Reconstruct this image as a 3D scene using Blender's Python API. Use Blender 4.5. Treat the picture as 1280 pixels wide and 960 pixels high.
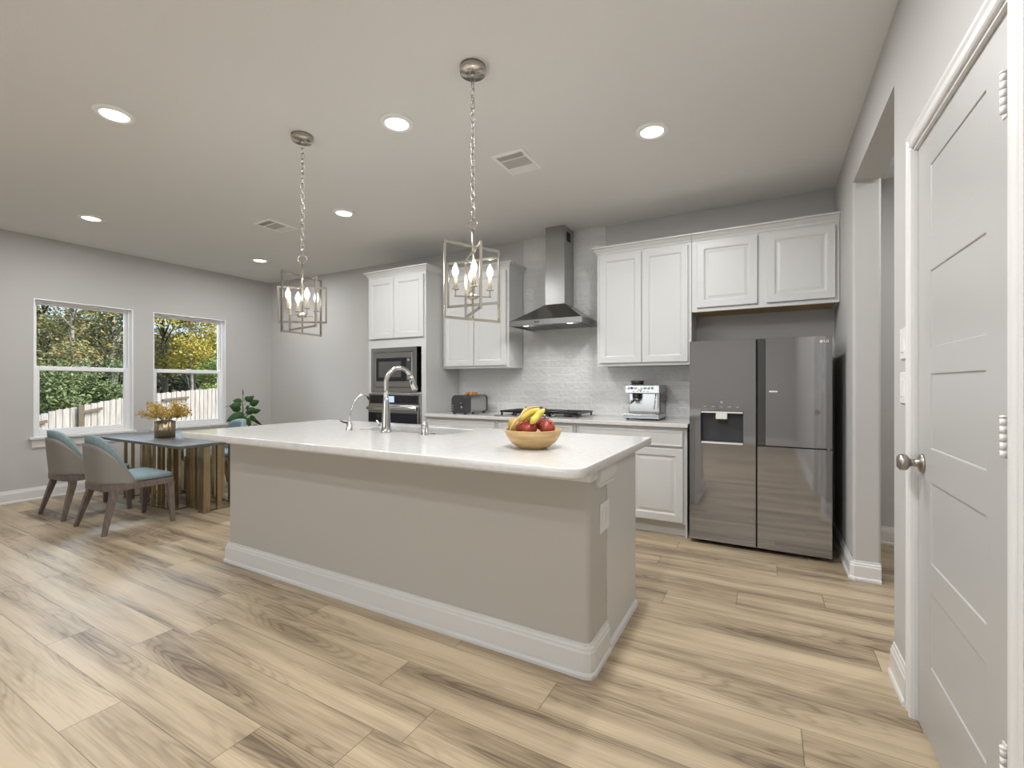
import bpy, bmesh, math, random
from mathutils import Vector, Matrix
PI = math.pi
random.seed(7)
S = bpy.context.scene
COL = S.collection
for o in list(bpy.data.objects):
    bpy.data.objects.remove(o, do_unlink=True)

# ------------------------------------------------------------------ camera
cam_d = bpy.data.cameras.new('camera')
cam_d.sensor_fit = 'HORIZONTAL'; cam_d.sensor_width = 36.0
cam_d.lens = 576.0/1280*36.0
cam_d.clip_start = 0.02; cam_d.clip_end = 200
cam = bpy.data.objects.new('camera', cam_d); COL.objects.link(cam)
cam.location = (0, 0, 1.2)
cam.rotation_euler = (PI/2, 0, math.radians(29.0))
S.camera = cam

# ------------------------------------------------------------------ view + world
S.view_settings.view_transform = 'Standard'
S.view_settings.look = 'None'
S.view_settings.gamma = 1.0
S.view_settings.use_curve_mapping = False
S.view_settings.exposure = 0.13
try:
    S.cycles.use_denoising = True
    S.cycles.max_bounces = 8
    S.cycles.diffuse_bounces = 5
    S.cycles.glossy_bounces = 4
    S.cycles.transparent_max_bounces = 12
    S.cycles.caustics_reflective = False
    S.cycles.caustics_refractive = False
    S.cycles.sample_clamp_indirect = 6
except Exception:
    pass
W = bpy.data.worlds.new('sky'); S.world = W; W.use_nodes = True
nt = W.node_tree; nt.nodes.clear()
sky = nt.nodes.new('ShaderNodeTexSky'); sky.sky_type = 'NISHITA'; sky.sun_disc = False
sky.sun_elevation = math.radians(48); sky.sun_rotation = math.radians(60); sky.dust_density = 4.0
bg = nt.nodes.new('ShaderNodeBackground'); bg.inputs['Strength'].default_value = 0.34
out = nt.nodes.new('ShaderNodeOutputWorld')
nt.links.new(sky.outputs[0], bg.inputs[0]); nt.links.new(bg.outputs[0], out.inputs[0])

def lamp(name, kind, loc, energy, color=(1, 1, 1), rot=(0, 0, 0), size=1.0, size_y=None, shape=None, radius=None):
    d = bpy.data.lights.new(name, kind); d.energy = energy; d.color = color
    if kind == 'AREA':
        d.shape = shape or ('RECTANGLE' if size_y else 'DISK'); d.size = size
        if size_y: d.size_y = size_y
    if radius is not None: d.shadow_soft_size = radius
    o = bpy.data.objects.new(name, d); COL.objects.link(o); o.location = loc; o.rotation_euler = rot
    return o
def aim(o, target):
    o.rotation_euler = (Vector(target)-o.location).to_track_quat('-Z', 'Y').to_euler()

sun = lamp('sun', 'SUN', (6, 2, 9), 2.5, (1, .95, .86)); sun.data.angle = math.radians(1.0)
aim(sun, (6-6.0, 2-1.0, 9-7.5))
# fill lamp added behind the camera; area lamp boosting daylight at the dining windows
rearL = lamp('rear_fill', 'AREA', (-2.7, -3.45, 1.2), 50, (.94, .975, 1.0), size=2.6, size_y=1.9); aim(rearL, (-1.9, .6, 3.9))
winL = lamp('window_daylight', 'AREA', (-7.9, 2.74, 3.2), 420, (.72, .86, 1.0), size=2.6, size_y=1.6); aim(winL, (-5.9, 2.70, .8))

CAN_W = 15.5; CAN_C = (.985, .99, 1.0)
BULB_W = 2.2; BULB_C = (1, .90, .76)

# ------------------------------------------------------------------ materials
def mat(name, color, rough=.5, metal=0.0, spec=.5, coat=0, emit=None, estr=0, bump=None, aniso=0):
    m = bpy.data.materials.new(name); m.use_nodes = True
    n = m.node_tree; b = n.nodes['Principled BSDF']
    b.inputs['Base Color'].default_value = (*color, 1)
    b.inputs['Roughness'].default_value = rough
    b.inputs['Metallic'].default_value = metal
    b.inputs['Specular IOR Level'].default_value = spec
    if coat: b.inputs['Coat Weight'].default_value = coat; b.inputs['Coat Roughness'].default_value = .03
    if emit: b.inputs['Emission Color'].default_value = (*emit, 1); b.inputs['Emission Strength'].default_value = estr
    if bump:
        sc, st, dist = bump[:3]
        g = n.nodes.new('ShaderNodeNewGeometry'); mp = n.nodes.new('ShaderNodeMapping')
        if len(bump) > 3: mp.inputs['Scale'].default_value = bump[3]
        t = n.nodes.new('ShaderNodeTexNoise'); t.inputs['Scale'].default_value = sc; t.inputs['Detail'].default_value = 3
        bp = n.nodes.new('ShaderNodeBump'); bp.inputs['Strength'].default_value = st; bp.inputs['Distance'].default_value = dist
        n.links.new(g.outputs['Position'], mp.inputs[0]); n.links.new(mp.outputs[0], t.inputs[0])
        n.links.new(t.outputs['Fac'], bp.inputs['Height']); n.links.new(bp.outputs[0], b.inputs['Normal'])
    return m
def noise_mat(name, c1, c2, scale, rough=.5, metal=0, stretch=(1, 1, 1), detail=4, bump=0.0, lo=.35, hi=.65, spec=.5):
    m = mat(name, c1, rough, metal, spec); n = m.node_tree; b = n.nodes['Principled BSDF']
    g = n.nodes.new('ShaderNodeTexCoord'); mp = n.nodes.new('ShaderNodeMapping'); mp.inputs['Scale'].default_value = stretch
    t = n.nodes.new('ShaderNodeTexNoise'); t.inputs['Scale'].default_value = scale; t.inputs['Detail'].default_value = detail
    r = n.nodes.new('ShaderNodeValToRGB'); r.color_ramp.elements[0].position = lo; r.color_ramp.elements[1].position = hi
    r.color_ramp.elements[0].color = (*c1, 1); r.color_ramp.elements[1].color = (*c2, 1)
    n.links.new(g.outputs['Object'], mp.inputs[0]); n.links.new(mp.outputs[0], t.inputs[0])
    n.links.new(t.outputs['Fac'], r.inputs[0]); n.links.new(r.outputs[0], b.inputs['Base Color'])
    if bump:
        bp = n.nodes.new('ShaderNodeBump'); bp.inputs['Strength'].default_value = bump; bp.inputs['Distance'].default_value = .004
        n.links.new(t.outputs['Fac'], bp.inputs['Height']); n.links.new(bp.outputs[0], b.inputs['Normal'])
    return m

def floor_mat():
    m = bpy.data.materials.new('oak_plank_floor'); m.use_nodes = True; n = m.node_tree; N = n.nodes; b = N['Principled BSDF']
    L = n.links.new
    def M(op, a, c=None, d=None):
        k = N.new('ShaderNodeMath'); k.operation = op
        for i, v in enumerate((a, c, d)):
            if v is None: continue
            if isinstance(v, (int, float)): k.inputs[i].default_value = v
            else: L(v, k.inputs[i])
        return k.outputs[0]
    g = N.new('ShaderNodeNewGeometry'); sp = N.new('ShaderNodeSeparateXYZ'); L(g.outputs['Position'], sp.inputs[0])
    x, y = sp.outputs[0], sp.outputs[1]
    v = M('DIVIDE', M('SUBTRACT', y, .63), .18); row = M('FLOOR', v); fv = M('FRACT', v)
    wr = N.new('ShaderNodeTexWhiteNoise'); wr.noise_dimensions = '1D'; L(row, wr.inputs['W'])
    u = M('ADD', M('DIVIDE', x, 1.35), wr.outputs['Value']); colm = M('FLOOR', u); fu = M('FRACT', u)
    wi = N.new('ShaderNodeTexWhiteNoise'); wi.noise_dimensions = '2D'
    cb = N.new('ShaderNodeCombineXYZ'); L(row, cb.inputs[0]); L(colm, cb.inputs[1]); L(cb.outputs[0], wi.inputs['Vector'])
    pid = wi.outputs['Value']
    def coord(sx, sy, off):
        c = N.new('ShaderNodeCombineXYZ')
        L(M('ADD', M('MULTIPLY', x, sx), M('MULTIPLY', pid, 57.0+off)), c.inputs[0])
        L(M('ADD', M('MULTIPLY', y, sy), M('MULTIPLY', pid, 31.0+off)), c.inputs[1])
        L(M('MULTIPLY', pid, 19.0), c.inputs[2])
        return c.outputs[0]
    def noise(c, sc, det, rough=.5):
        t = N.new('ShaderNodeTexNoise'); t.inputs['Scale'].default_value = sc; t.inputs['Detail'].default_value = det
        t.inputs['Roughness'].default_value = rough; L(c, t.inputs['Vector']); return t.outputs['Fac']
    rings_src = noise(coord(1.0, 9.0, 0), 1.0, 1.4, .40)
    rings = M('MULTIPLY_ADD', M('SINE', M('MULTIPLY', rings_src, 125.0)), .5, .5)
    broad = noise(coord(.8, 16.0, 11), 1.0, 3.0)
    fibre = noise(coord(5.0, 150.0, 5), 1.0, 3.0)
    amt = M('SMOOTH_MIN', M('MULTIPLY', M('MAXIMUM', M('SUBTRACT', rings_src, .40), 0), 5.0), 1.0, .2)
    ringd = M('MULTIPLY', M('POWER', rings, 2.6), amt)
    f = M('ADD', M('MULTIPLY', M('SUBTRACT', pid, .5), .26), M('MULTIPLY_ADD', M('SUBTRACT', broad, .5), 1.3, .36))
    f = M('ADD', f, M('MULTIPLY', ringd, .24)); f = M('ADD', f, M('MULTIPLY', M('SUBTRACT', rings_src, .5), 1.5))
    f = M('ADD', f, M('MULTIPLY', M('SUBTRACT', fibre, .5), .75))
    r = N.new('ShaderNodeValToRGB'); e = r.color_ramp.elements
    e[0].position = 0.05; e[0].color = (.53, .425, .288, 1); e[1].position = 1.0; e[1].color = (.155, .113, .074, 1)
    k = r.color_ramp.elements.new(.5); k.color = (.375, .292, .192, 1)
    L(f, r.inputs[0])
    seam_v = M('LESS_THAN', M('MINIMUM', fv, M('SUBTRACT', 1.0, fv)), .0075)
    seam_u = M('LESS_THAN', M('MINIMUM', fu, M('SUBTRACT', 1.0, fu)), .0013)
    seam = M('MAXIMUM', seam_v, seam_u)
    mx = N.new('ShaderNodeMixRGB'); L(M('MULTIPLY', seam, .62), mx.inputs[0]); L(r.outputs[0], mx.inputs[1]); mx.inputs[2].default_value = (.07, .05, .035, 1)
    L(mx.outputs[0], b.inputs['Base Color'])
    L(M('MULTIPLY_ADD', fibre, .2, .30), b.inputs['Roughness'])
    b.inputs['Specular IOR Level'].default_value = .42
    bp = N.new('ShaderNodeBump'); bp.inputs['Strength'].default_value = .25; bp.inputs['Distance'].default_value = .002
    L(M('SUBTRACT', M('MULTIPLY', fibre, .3), M('MULTIPLY', seam, 1.0)), bp.inputs['Height']); L(bp.outputs[0], b.inputs['Normal'])
    return m

def tile_mat():
    m = mat('glazed_subway_tile', (.66, .65, .62), .07); n = m.node_tree; N = n.nodes; L = n.links.new; b = N['Principled BSDF']
    g = N.new('ShaderNodeNewGeometry'); sp = N.new('ShaderNodeSeparateXYZ'); L(g.outputs['Position'], sp.inputs[0])
    cb = N.new('ShaderNodeCombineXYZ'); L(sp.outputs[0], cb.inputs[0]); L(sp.outputs[2], cb.inputs[1])
    br = N.new('ShaderNodeTexBrick'); br.offset = .5; br.inputs['Scale'].default_value = 1.0
    br.inputs['Brick Width'].default_value = .305; br.inputs['Row Height'].default_value = .0762
    br.inputs['Mortar Size'].default_value = .0030; br.inputs['Mortar Smooth'].default_value = .25
    br.inputs['Color1'].default_value = (.66, .655, .64, 1); br.inputs['Color2'].default_value = (.63, .625, .61, 1)
    br.inputs['Mortar'].default_value = (.73, .725, .71, 1); L(cb.outputs[0], br.inputs['Vector'])
    L(br.outputs['Color'], b.inputs['Base Color'])
    t = N.new('ShaderNodeTexNoise'); t.inputs['Scale'].default_value = 26; t.inputs['Detail'].default_value = 2; L(g.outputs['Position'], t.inputs['Vector'])
    b1 = N.new('ShaderNodeBump'); b1.inputs['Strength'].default_value = .9; b1.inputs['Distance'].default_value = .010; L(t.outputs['Fac'], b1.inputs['Height'])
    b2 = N.new('ShaderNodeBump'); b2.invert = True; b2.inputs['Strength'].default_value = .6; b2.inputs['Distance'].default_value = .002
    L(br.outputs['Fac'], b2.inputs['Height']); L(b1.outputs[0], b2.inputs['Normal']); L(b2.outputs[0], b.inputs['Normal'])
    return m

def glass_mat():
    m = bpy.data.materials.new('window_glass'); m.use_nodes = True; n = m.node_tree; N = n.nodes; N.clear()
    o = N.new('ShaderNodeOutputMaterial'); mx = N.new('ShaderNodeMixShader'); t = N.new('ShaderNodeBsdfTransparent')
    gl = N.new('ShaderNodeBsdfGlossy'); gl.inputs['Roughness'].default_value = 0; f = N.new('ShaderNodeFresnel'); f.inputs[0].default_value = 1.35
    t.inputs[0].default_value = (.97, .98, .98, 1)
    n.links.new(f.outputs[0], mx.inputs[0]); n.links.new(t.outputs[0], mx.inputs[1]); n.links.new(gl.outputs[0], mx.inputs[2]); n.links.new(mx.outputs[0], o.inputs[0])
    return m

def leaf_mat(name, cols):
    m = mat(name, cols[0], .55, spec=.3); n = m.node_tree; N = n.nodes; b = N['Principled BSDF']
    g = N.new('ShaderNodeNewGeometry'); r = N.new('ShaderNodeValToRGB'); e = r.color_ramp.elements
    e[0].color = (*cols[0], 1); e[1].color = (*cols[-1], 1)
    for i, c in enumerate(cols[1:-1], 1):
        k = e.new(i/(len(cols)-1)); k.color = (*c, 1)
    n.links.new(g.outputs['Random Per Island'], r.inputs[0]); n.links.new(r.outputs[0], b.inputs['Base Color'])
    return m

M = {}
M['floor'] = floor_mat()
M['wall'] = mat('greige_wall_paint', (.52, .51, .495), .75, spec=.25, bump=(170, .10, .002))
M['ceil'] = mat('ceiling_paint', (.79, .785, .775), .85, spec=.15, bump=(70, .22, .004))
M['trim'] = mat('white_trim_paint', (.72, .715, .70), .32)
M['vinyl'] = mat('white_window_vinyl', (.90, .90, .90), .35)
M['cab'] = mat('white_cabinet_paint', (.62, .62, .608), .38)
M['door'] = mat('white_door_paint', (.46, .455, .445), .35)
M['island'] = mat('island_drywall_paint', (.50, .475, .435), .75, spec=.25, bump=(170, .08, .002))
M['quartz'] = noise_mat('white_quartz', (.66, .65, .63), (.71, .70, .68), 30, .09)
M['glass'] = glass_mat()
M['tile'] = tile_mat()
M['rawwood'] = noise_mat('raw_plywood', (.42, .26, .09), (.52, .34, .14), 8, .6, stretch=(1, 12, 12))
M['steel'] = mat('brushed_steel', (.43, .43, .425), .24, 1.0, bump=(60, .05, .001, (1, 1, 30)))
M['steel_dark'] = mat('smoked_steel', (.27, .265, .25), .22, 1.0)
M['chrome'] = mat('polished_chrome', (.60, .60, .59), .10, 1.0)
M['faucet'] = mat('faucet_steel', (.60, .59, .565), .16, 1.0)
M['nickel'] = mat('brushed_nickel', (.52, .48, .42), .22, 1.0)
M['pewter'] = mat('satin_pewter', (.40, .375, .34), .28, 1.0)
M['brass'] = noise_mat('brushed_brass', (.40, .33, .215), (.47, .39, .265), 14, .24, 1.0, stretch=(8, 8, .6))
M['black'] = mat('black_enamel', (.012, .012, .013), .22)
M['blackm'] = mat('matte_black', (.02, .02, .022), .5)
M['blackglass'] = mat('black_glass', (.015, .016, .02), .06)
M['darkgrey'] = mat('charcoal_plastic', (.045, .046, .052), .4)
M['mwglass'] = mat('microwave_window', (.09, .09, .09), .25)
M['fridge'] = mat('black_stainless', (.36, .36, .37), .05, .8)
M['fridge_side'] = mat('fridge_side_enamel', (.03, .03, .032), .4)
M['fridge_strip'] = mat('black_stainless_handle', (.15, .15, .155), .12, .85)
M['white'] = mat('white_plastic', (.78, .77, .75), .4)
M['vent'] = mat('vent_enamel', (.92, .915, .90), .45)
M['dark'] = mat('dark_void', (.02, .02, .02), .8)
M['louvre'] = mat('louvre_grey', (.50, .49, .47), .6)
M['lens'] = mat('light_lens', (.9, .9, .88), .5, emit=(1, .97, .92), estr=6)
M['bulb'] = mat('lit_bulb', (1, .95, .85), .3, emit=(1, .90, .74), estr=9)
M['candle'] = mat('candle_sleeve', (.66, .58, .44), .4, .3)
M['display'] = mat('blue_display', (.3, .4, .6), .3, emit=(.42, .60, .90), estr=.75)
M['hoodlamp'] = mat('hood_lamp_glass', (.9, .9, .9), .3, emit=(1, .97, .9), estr=2.0)
M['walnut'] = noise_mat('walnut_legs', (.12, .092, .078), (.17, .135, .115), 10, .42, stretch=(6, 6, 1))
M['shell'] = mat('greige_leather', (.225, .205, .18), .5, bump=(220, .1, .001))
M['teal'] = noise_mat('teal_fabric', (.175, .235, .24), (.235, .305, .31), 60, .85, detail=3, bump=.15, spec=.2)
M['tabletop'] = noise_mat('grey_stone_top', (.10, .094, .087), (.12, .113, .105), 12, .42)
M['bowl'] = noise_mat('maple_wood', (.40, .25, .10), (.56, .39, .18), 9, .45, stretch=(1, 1, 5))
M['bread'] = noise_mat('toasted_bread', (.40, .17, .04), (.62, .36, .14), 40, .9)
M['apple'] = noise_mat('red_apple_skin', (.25, .018, .02), (.40, .085, .04), 14, .3, lo=.4, hi=.75)
M['applew'] = noise_mat('orange_peach_skin', (.55, .20, .04), (.40, .06, .025), 9, .45, lo=.4, hi=.7)
M['mango'] = noise_mat('green_orange_mango', (.60, .26, .04), (.34, .30, .05), 12, .4)
M['pear'] = noise_mat('green_pear_skin', (.52, .50, .10), (.62, .60, .20), 16, .45)
M['banana'] = noise_mat('yellow_banana_skin', (.62, .47, .05), (.70, .58, .12), 22, .45)
M['banana_tan'] = noise_mat('tan_banana_skin', (.62, .40, .17), (.66, .50, .22), 22, .5)
M['stalk'] = mat('brown_stalk', (.10, .07, .035), .7)
M['flower'] = leaf_mat('dried_yellow_flowers', [(.42, .27, .05), (.58, .42, .10), (.66, .50, .17), (.50, .30, .05)])
M['stem'] = mat('green_stem', (.10, .13, .06), .6)
M['leaf'] = leaf_mat('glossy_dark_leaves', [(.018, .05, .012), (.03, .085, .02), (.05, .11, .03)])
M['pot'] = mat('white_ceramic', (.6, .6, .58), .3)
M['soil'] = mat('potting_soil', (.03, .022, .015), .95)
M['fence'] = noise_mat('weathered_cedar', (.33, .315, .30), (.52, .505, .49), 7, .85, stretch=(4, 4, .35), detail=5)
M['rail'] = mat('brown_cedar_rail', (.15, .115, .08), .85)
M['bark'] = noise_mat('pale_bark', (.24, .22, .20), (.42, .40, .37), 9, .9)
M['bark_d'] = noise_mat('dark_bark', (.07, .06, .05), (.14, .12, .10), 9, .9)
M['grass'] = noise_mat('lawn_grass', (.06, .09, .03), (.14, .15, .06), 3, .95)
M['lf_olive'] = leaf_mat('olive_leaves', [(.13, .16, .06), (.22, .25, .09), (.30, .29, .11), (.40, .29, .10), (.18, .22, .11), (.26, .27, .16)])
M['lf_yellow'] = leaf_mat('autumn_yellow_leaves', [(.26, .29, .07), (.48, .44, .10), (.60, .45, .08), (.36, .38, .10)])
M['lf_green'] = leaf_mat('bright_green_leaves', [(.10, .18, .03), (.22, .30, .07), (.30, .36, .10), (.14, .22, .05)])
M['lf_dark'] = leaf_mat('dark_evergreen_leaves', [(.03, .045, .025), (.06, .075, .045), (.09, .09, .07), (.05, .055, .045)])
M['lf_bush'] = leaf_mat('cedar_green_leaves', [(.09, .14, .05), (.15, .21, .08), (.22, .28, .13), (.07, .10, .045)])

# ------------------------------------------------------------------ mesh builder
class MB:
    def __init__(s, origin=(0, 0, 0)):
        s.bm = bmesh.new(); s.o = Vector(origin); s.mats = []; s.mi = 0
    def use(s, m):
        if m not in s.mats: s.mats.append(m)
        s.mi = s.mats.index(m); return s
    def _mark(s, faces, smooth=False):
        for f in faces: f.material_index = s.mi; f.smooth = smooth
    def box(s, x0, x1, y0, y1, z0, z1, bev=0, seg=2, rot=None, rz=0):
        r = bmesh.ops.create_cube(s.bm, size=1)
        vs = r['verts']
        c = Vector(((x0+x1)/2, (y0+y1)/2, (z0+z1)/2)); d = (abs(x1-x0), abs(y1-y0), abs(z1-z0))
        R = Matrix.Rotation(rz, 3, 'Z') if rz else None
        for v in vs:
            p = Vector((v.co.x*d[0], v.co.y*d[1], v.co.z*d[2]))
            if R: p = R @ p
            if rot: p = rot @ p
            v.co = p+c
        fs = set(f for v in vs for f in v.link_faces)
        if bev > 0:
            es = list(set(e for v in vs for e in v.link_edges))
            rr = bmesh.ops.bevel(s.bm, geom=es, offset=bev, segments=seg, profile=.5, affect='EDGES')
            fs = set(f for f in fs if f.is_valid) | set(rr['faces'])
        s._mark(fs); return s
    def loft(s, rings, cap0=True, cap1=True, closed=True, smooth=True):
        V = [[s.bm.verts.new(p) for p in r] for r in rings]; fs = []
        n = len(V[0]); m = n if closed else n-1
        for a, b in zip(V, V[1:]):
            for i in range(m):
                j = (i+1) % n
                try: fs.append(s.bm.faces.new((a[i], a[j], b[j], b[i])))
                except ValueError: pass
        s._mark(fs, smooth)
        if closed:
            cf = []
            if cap0: cf.append(s.bm.faces.new(list(reversed(V[0]))))
            if cap1: cf.append(s.bm.faces.new(V[-1]))
            s._mark(cf, False)
        return s
    def lathe(s, c, prof, n=24, axis='Z', smooth=True):
        c = Vector(c); rings = []
        for r, h in prof:
            r = max(r, 1e-5); ring = []
            for i in range(n):
                a = 2*PI*i/n; u, v = r*math.cos(a), r*math.sin(a)
                p = {'Z': Vector((u, v, h)), 'Y': Vector((u, h, -v)), 'X': Vector((h, u, v))}[axis]
                ring.append(c+p)
            rings.append(ring)
        return s.loft(rings, smooth=smooth)
    def tube(s, pts, rad, n=10, smooth=True, caps=True):
        pts = [Vector(p) for p in pts]; rings = []
        rads = rad if isinstance(rad, (list, tuple)) else [rad]*len(pts)
        t0 = (pts[1]-pts[0]).normalized()
        ref = Vector((0, 0, 1)) if abs(t0.z) < .9 else Vector((1, 0, 0))
        u = t0.cross(ref).normalized()
        for i, p in enumerate(pts):
            t = (pts[min(i+1, len(pts)-1)]-pts[max(i-1, 0)]).normalized()
            u = (u-t*u.dot(t)).normalized(); w = t.cross(u)
            rings.append([p+(u*math.cos(2*PI*k/n)+w*math.sin(2*PI*k/n))*rads[i] for k in range(n)])
        return s.loft(rings, caps, caps, smooth=smooth)
    def bar(s, a, b, w, h=None, up=(0, 0, 1), w1=None, h1=None):
        a = Vector(a); b = Vector(b); h = h or w; w1 = w1 or w; h1 = h1 or h
        t = (b-a).normalized(); up = Vector(up)
        if abs(t.dot(up)) > .95: up = Vector((0, 1, 0))
        u = t.cross(up).normalized(); v = u.cross(t)
        R = []
        for p, ww, hh in ((a, w, h), (b, w1, h1)):
            R.append([p+u*ww/2*i+v*hh/2*j for i, j in ((-1, -1), (1, -1), (1, 1), (-1, 1))])
        return s.loft(R, smooth=False)
    def torus(s, c, R, r, rot=None, n=20, k=8, sx=1.0):
        c = Vector(c); rings = []
        for i in range(n+1):
            a = 2*PI*i/n; ring = []
            for j in range(k):
                b = 2*PI*j/k; d = R+r*math.cos(b)
                p = Vector((d*math.cos(a)*sx, d*math.sin(a), r*math.sin(b)))
                if rot: p = rot @ p
                ring.append(c+p)
            rings.append(ring)
        return s.loft(rings, False, False)
    def prism(s, poly, vec, smooth=False):
        vec = Vector(vec); a = [Vector(p) for p in poly]
        return s.loft([a, [p+vec for p in a]], smooth=smooth)
    def panel(s, f, u0, u1, v0, v1, loops, fill=True, back=True):
        """nested rectangles (inset, depth); f(u, v, depth) -> point"""
        R = []
        for ins, d in loops:
            R.append([f(u0+ins, v0+ins, d), f(u1-ins, v0+ins, d), f(u1-ins, v1-ins, d), f(u0+ins, v1-ins, d)])
        return s.loft([[Vector(p) for p in r] for r in R], back, fill, smooth=False)
    def sphere(s, c, rx, ry, rz, n=16, m=10, rot=None, fn=None):
        c = Vector(c); rings = []
        for j in range(m+1):
            th = PI*j/m; ring = []
            for i in range(n):
                a = 2*PI*i/n
                p = Vector((math.sin(th)*math.cos(a), math.sin(th)*math.sin(a), -math.cos(th)))
                if fn: p = fn(p)
                if abs(math.sin(th)) < 1e-6: p = p+Vector((1e-5*math.cos(a), 1e-5*math.sin(a), 0))
                p = Vector((p.x*rx, p.y*ry, p.z*rz))
                if rot: p = rot @ p
                ring.append(c+p)
            rings.append(ring)
        return s.loft(rings)
    def build(s, name, m=None, parent=None, smooth_angle=None):
        bmesh.ops.recalc_face_normals(s.bm, faces=s.bm.faces[:])
        for v in s.bm.verts: v.co -= s.o
        me = bpy.data.meshes.new(name); s.bm.to_mesh(me); s.bm.free()
        for x in ([m] if m and not s.mats else s.mats): me.materials.append(M[x] if isinstance(x, str) else x)
        o = bpy.data.objects.new(name, me); COL.objects.link(o)
        if parent is not None: o.parent = parent
        else: o.location = s.o
        return o

def raw_mesh(name, verts, faces, m, parent=None, loc=None):
    me = bpy.data.meshes.new(name); me.from_pydata([tuple(v) for v in verts], [], faces); me.update()
    me.materials.append(M[m]); o = bpy.data.objects.new(name, me); COL.objects.link(o)
    if parent is not None: o.parent = parent
    if loc is not None: o.location = loc
    return o
def tag(o, label, cat, group=None, kind=None):
    o['label'] = label; o['category'] = cat
    if group: o['group'] = group
    if kind: o['kind'] = kind
    return o
def thing(name, loc, label, cat, group=None, rz=0):
    o = bpy.data.objects.new(name, None); COL.objects.link(o); o.location = loc; o.rotation_euler = (0, 0, rz)
    o.empty_display_size = .1
    return tag(o, label, cat, group)
def struct(o): o['kind'] = 'structure'; return o
def children(o): return [c for c in COL.objects if c.parent == o]
def dup(root, loc, rz=None, label=None):
    r = root.copy(); COL.objects.link(r); r.location = loc
    if rz is not None: r.rotation_euler = (0, 0, rz)
    if label: r['label'] = label
    def rec(a, b):
        for ch in children(a):
            c = ch.copy(); COL.objects.link(c); c.parent = b; rec(ch, c)
    rec(root, r)
    return r
def curve_solid(name, outer, holes, z0, z1, bev, m, parent=None, origin=(0, 0, 0)):
    cu = bpy.data.curves.new(name, 'CURVE'); cu.dimensions = '2D'; cu.fill_mode = 'BOTH'
    cu.extrude = (z1-z0)/2-bev; cu.bevel_depth = bev; cu.bevel_resolution = 2; cu.offset = -bev
    for poly in [outer]+holes:
        sp = cu.splines.new('POLY'); sp.points.add(len(poly)-1); sp.use_cyclic_u = True
        for i, (x, y) in enumerate(poly): sp.points[i].co = (x-origin[0], y-origin[1], 0, 1)
    tmp = bpy.data.objects.new(name+'_t', cu); COL.objects.link(tmp)
    dg = bpy.context.evaluated_depsgraph_get(); dg.update()
    me = bpy.data.meshes.new_from_object(tmp.evaluated_get(dg)); me.name = name
    bpy.data.objects.remove(tmp, do_unlink=True)
    for v in me.vertices: v.co.z += (z0+z1)/2-origin[2]
    me.materials.clear(); me.materials.append(M[m])
    o = bpy.data.objects.new(name, me); COL.objects.link(o)
    if parent is not None: o.parent = parent
    else: o.location = origin
    return o
def rrect(x0, x1, y0, y1, r, n=6):
    """r: single radius or (bl, br, tr, tl)"""
    rs = r if isinstance(r, (tuple, list)) else (r,)*4; P = []
    for (cx, cy, sx, sy, a0), q in zip(((x0, y0, 1, 1, PI), (x1, y0, -1, 1, 1.5*PI), (x1, y1, -1, -1, 0), (x0, y1, 1, -1, .5*PI)), rs):
        q = max(q, 1e-4)
        for i in range(n+1):
            a = a0+PI/2*i/n; P.append((cx+sx*q+q*math.cos(a), cy+sy*q+q*math.sin(a)))
    return P
def text_mesh(name, s, size, m, parent, loc, rot):
    cu = bpy.data.curves.new(name, 'FONT'); cu.body = s; cu.size = size; cu.extrude = .0006; cu.align_x = 'CENTER'; cu.align_y = 'CENTER'
    tmp = bpy.data.objects.new(name+'_t', cu); COL.objects.link(tmp)
    dg = bpy.context.evaluated_depsgraph_get(); dg.update()
    me = bpy.data.meshes.new_from_object(tmp.evaluated_get(dg)); me.name = name
    bpy.data.objects.remove(tmp, do_unlink=True); me.materials.clear(); me.materials.append(M[m])
    o = bpy.data.objects.new(name, me); COL.objects.link(o); o.parent = parent; o.location = loc; o.rotation_euler = rot
    return o

# ------------------------------------------------------------------ room shell
XL, XR, YB, YF, H = -6.66, .46, 4.385, -3.0, 2.74
b = MB(); b.box(XL-.2, 2.15, YF-.2, YB+.2, -.12, 0); struct(b.build('floor', 'floor'))
b = MB(); b.box(XL-.2, 2.15, YF-.2, YB+.2, H, H+.15); struct(b.build('ceiling', 'ceil'))
WIN = [(1.774, 2.633), (2.841, 3.713)]; WZ0, WZ1 = .648, 2.092; T = .16
b = MB()
def lw(y0, y1, z0, z1): b.box(XL-T, XL, y0, y1, z0, z1)
lw(YF-.2, WIN[0][0], 0, H); lw(WIN[0][1], WIN[1][0], 0, H); lw(WIN[1][1], YB+.2, 0, H)
for y0, y1 in WIN: lw(y0, y1, 0, WZ0); lw(y0, y1, WZ1, H)
struct(b.build('wall_left', 'wall'))
b = MB(); b.box(XL, 2.15, YB, YB+.2, 0, H); struct(b.build('wall_back', 'wall'))
# right wall: door opening and hallway opening, bull-nosed corners
DY0, DY1, DZ = 1.40, 2.14, 2.040; OY0, OY1, OZ = 2.44, 3.50, 2.44; XT = .60
b = MB()
b.box(XR, XT, YF-.2, DY0-.01, 0, H); b.box(XR, XT, DY0-.01, DY1+.01, DZ+.01, H); b.box(XR, XT, DY1+.01, OY0, 0, H, 0)
b.box(XR, XT, OY0, OY1, OZ, H)
r = .018
pier = rrect(XR, XT, OY1, YB, (r, r, 0, 0))
b.loft([[Vector((x, y, z)) for x, y in pier] for z in (0, H)], smooth=False)
struct(b.build('wall_right', 'wall'))
b = MB(); b.box(2.0, 2.15, YF-.2, YB, 0, H); struct(b.build('wall_hall', 'wall'))
b = MB(); b.box(XT, 2.0, 2.30, OY0-.02, 0, H); struct(b.build('wall_closet', 'wall'))
RW = (-4.1, -1.6, .35, 2.35)  # opening for the rear window, added to let fill light in
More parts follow.
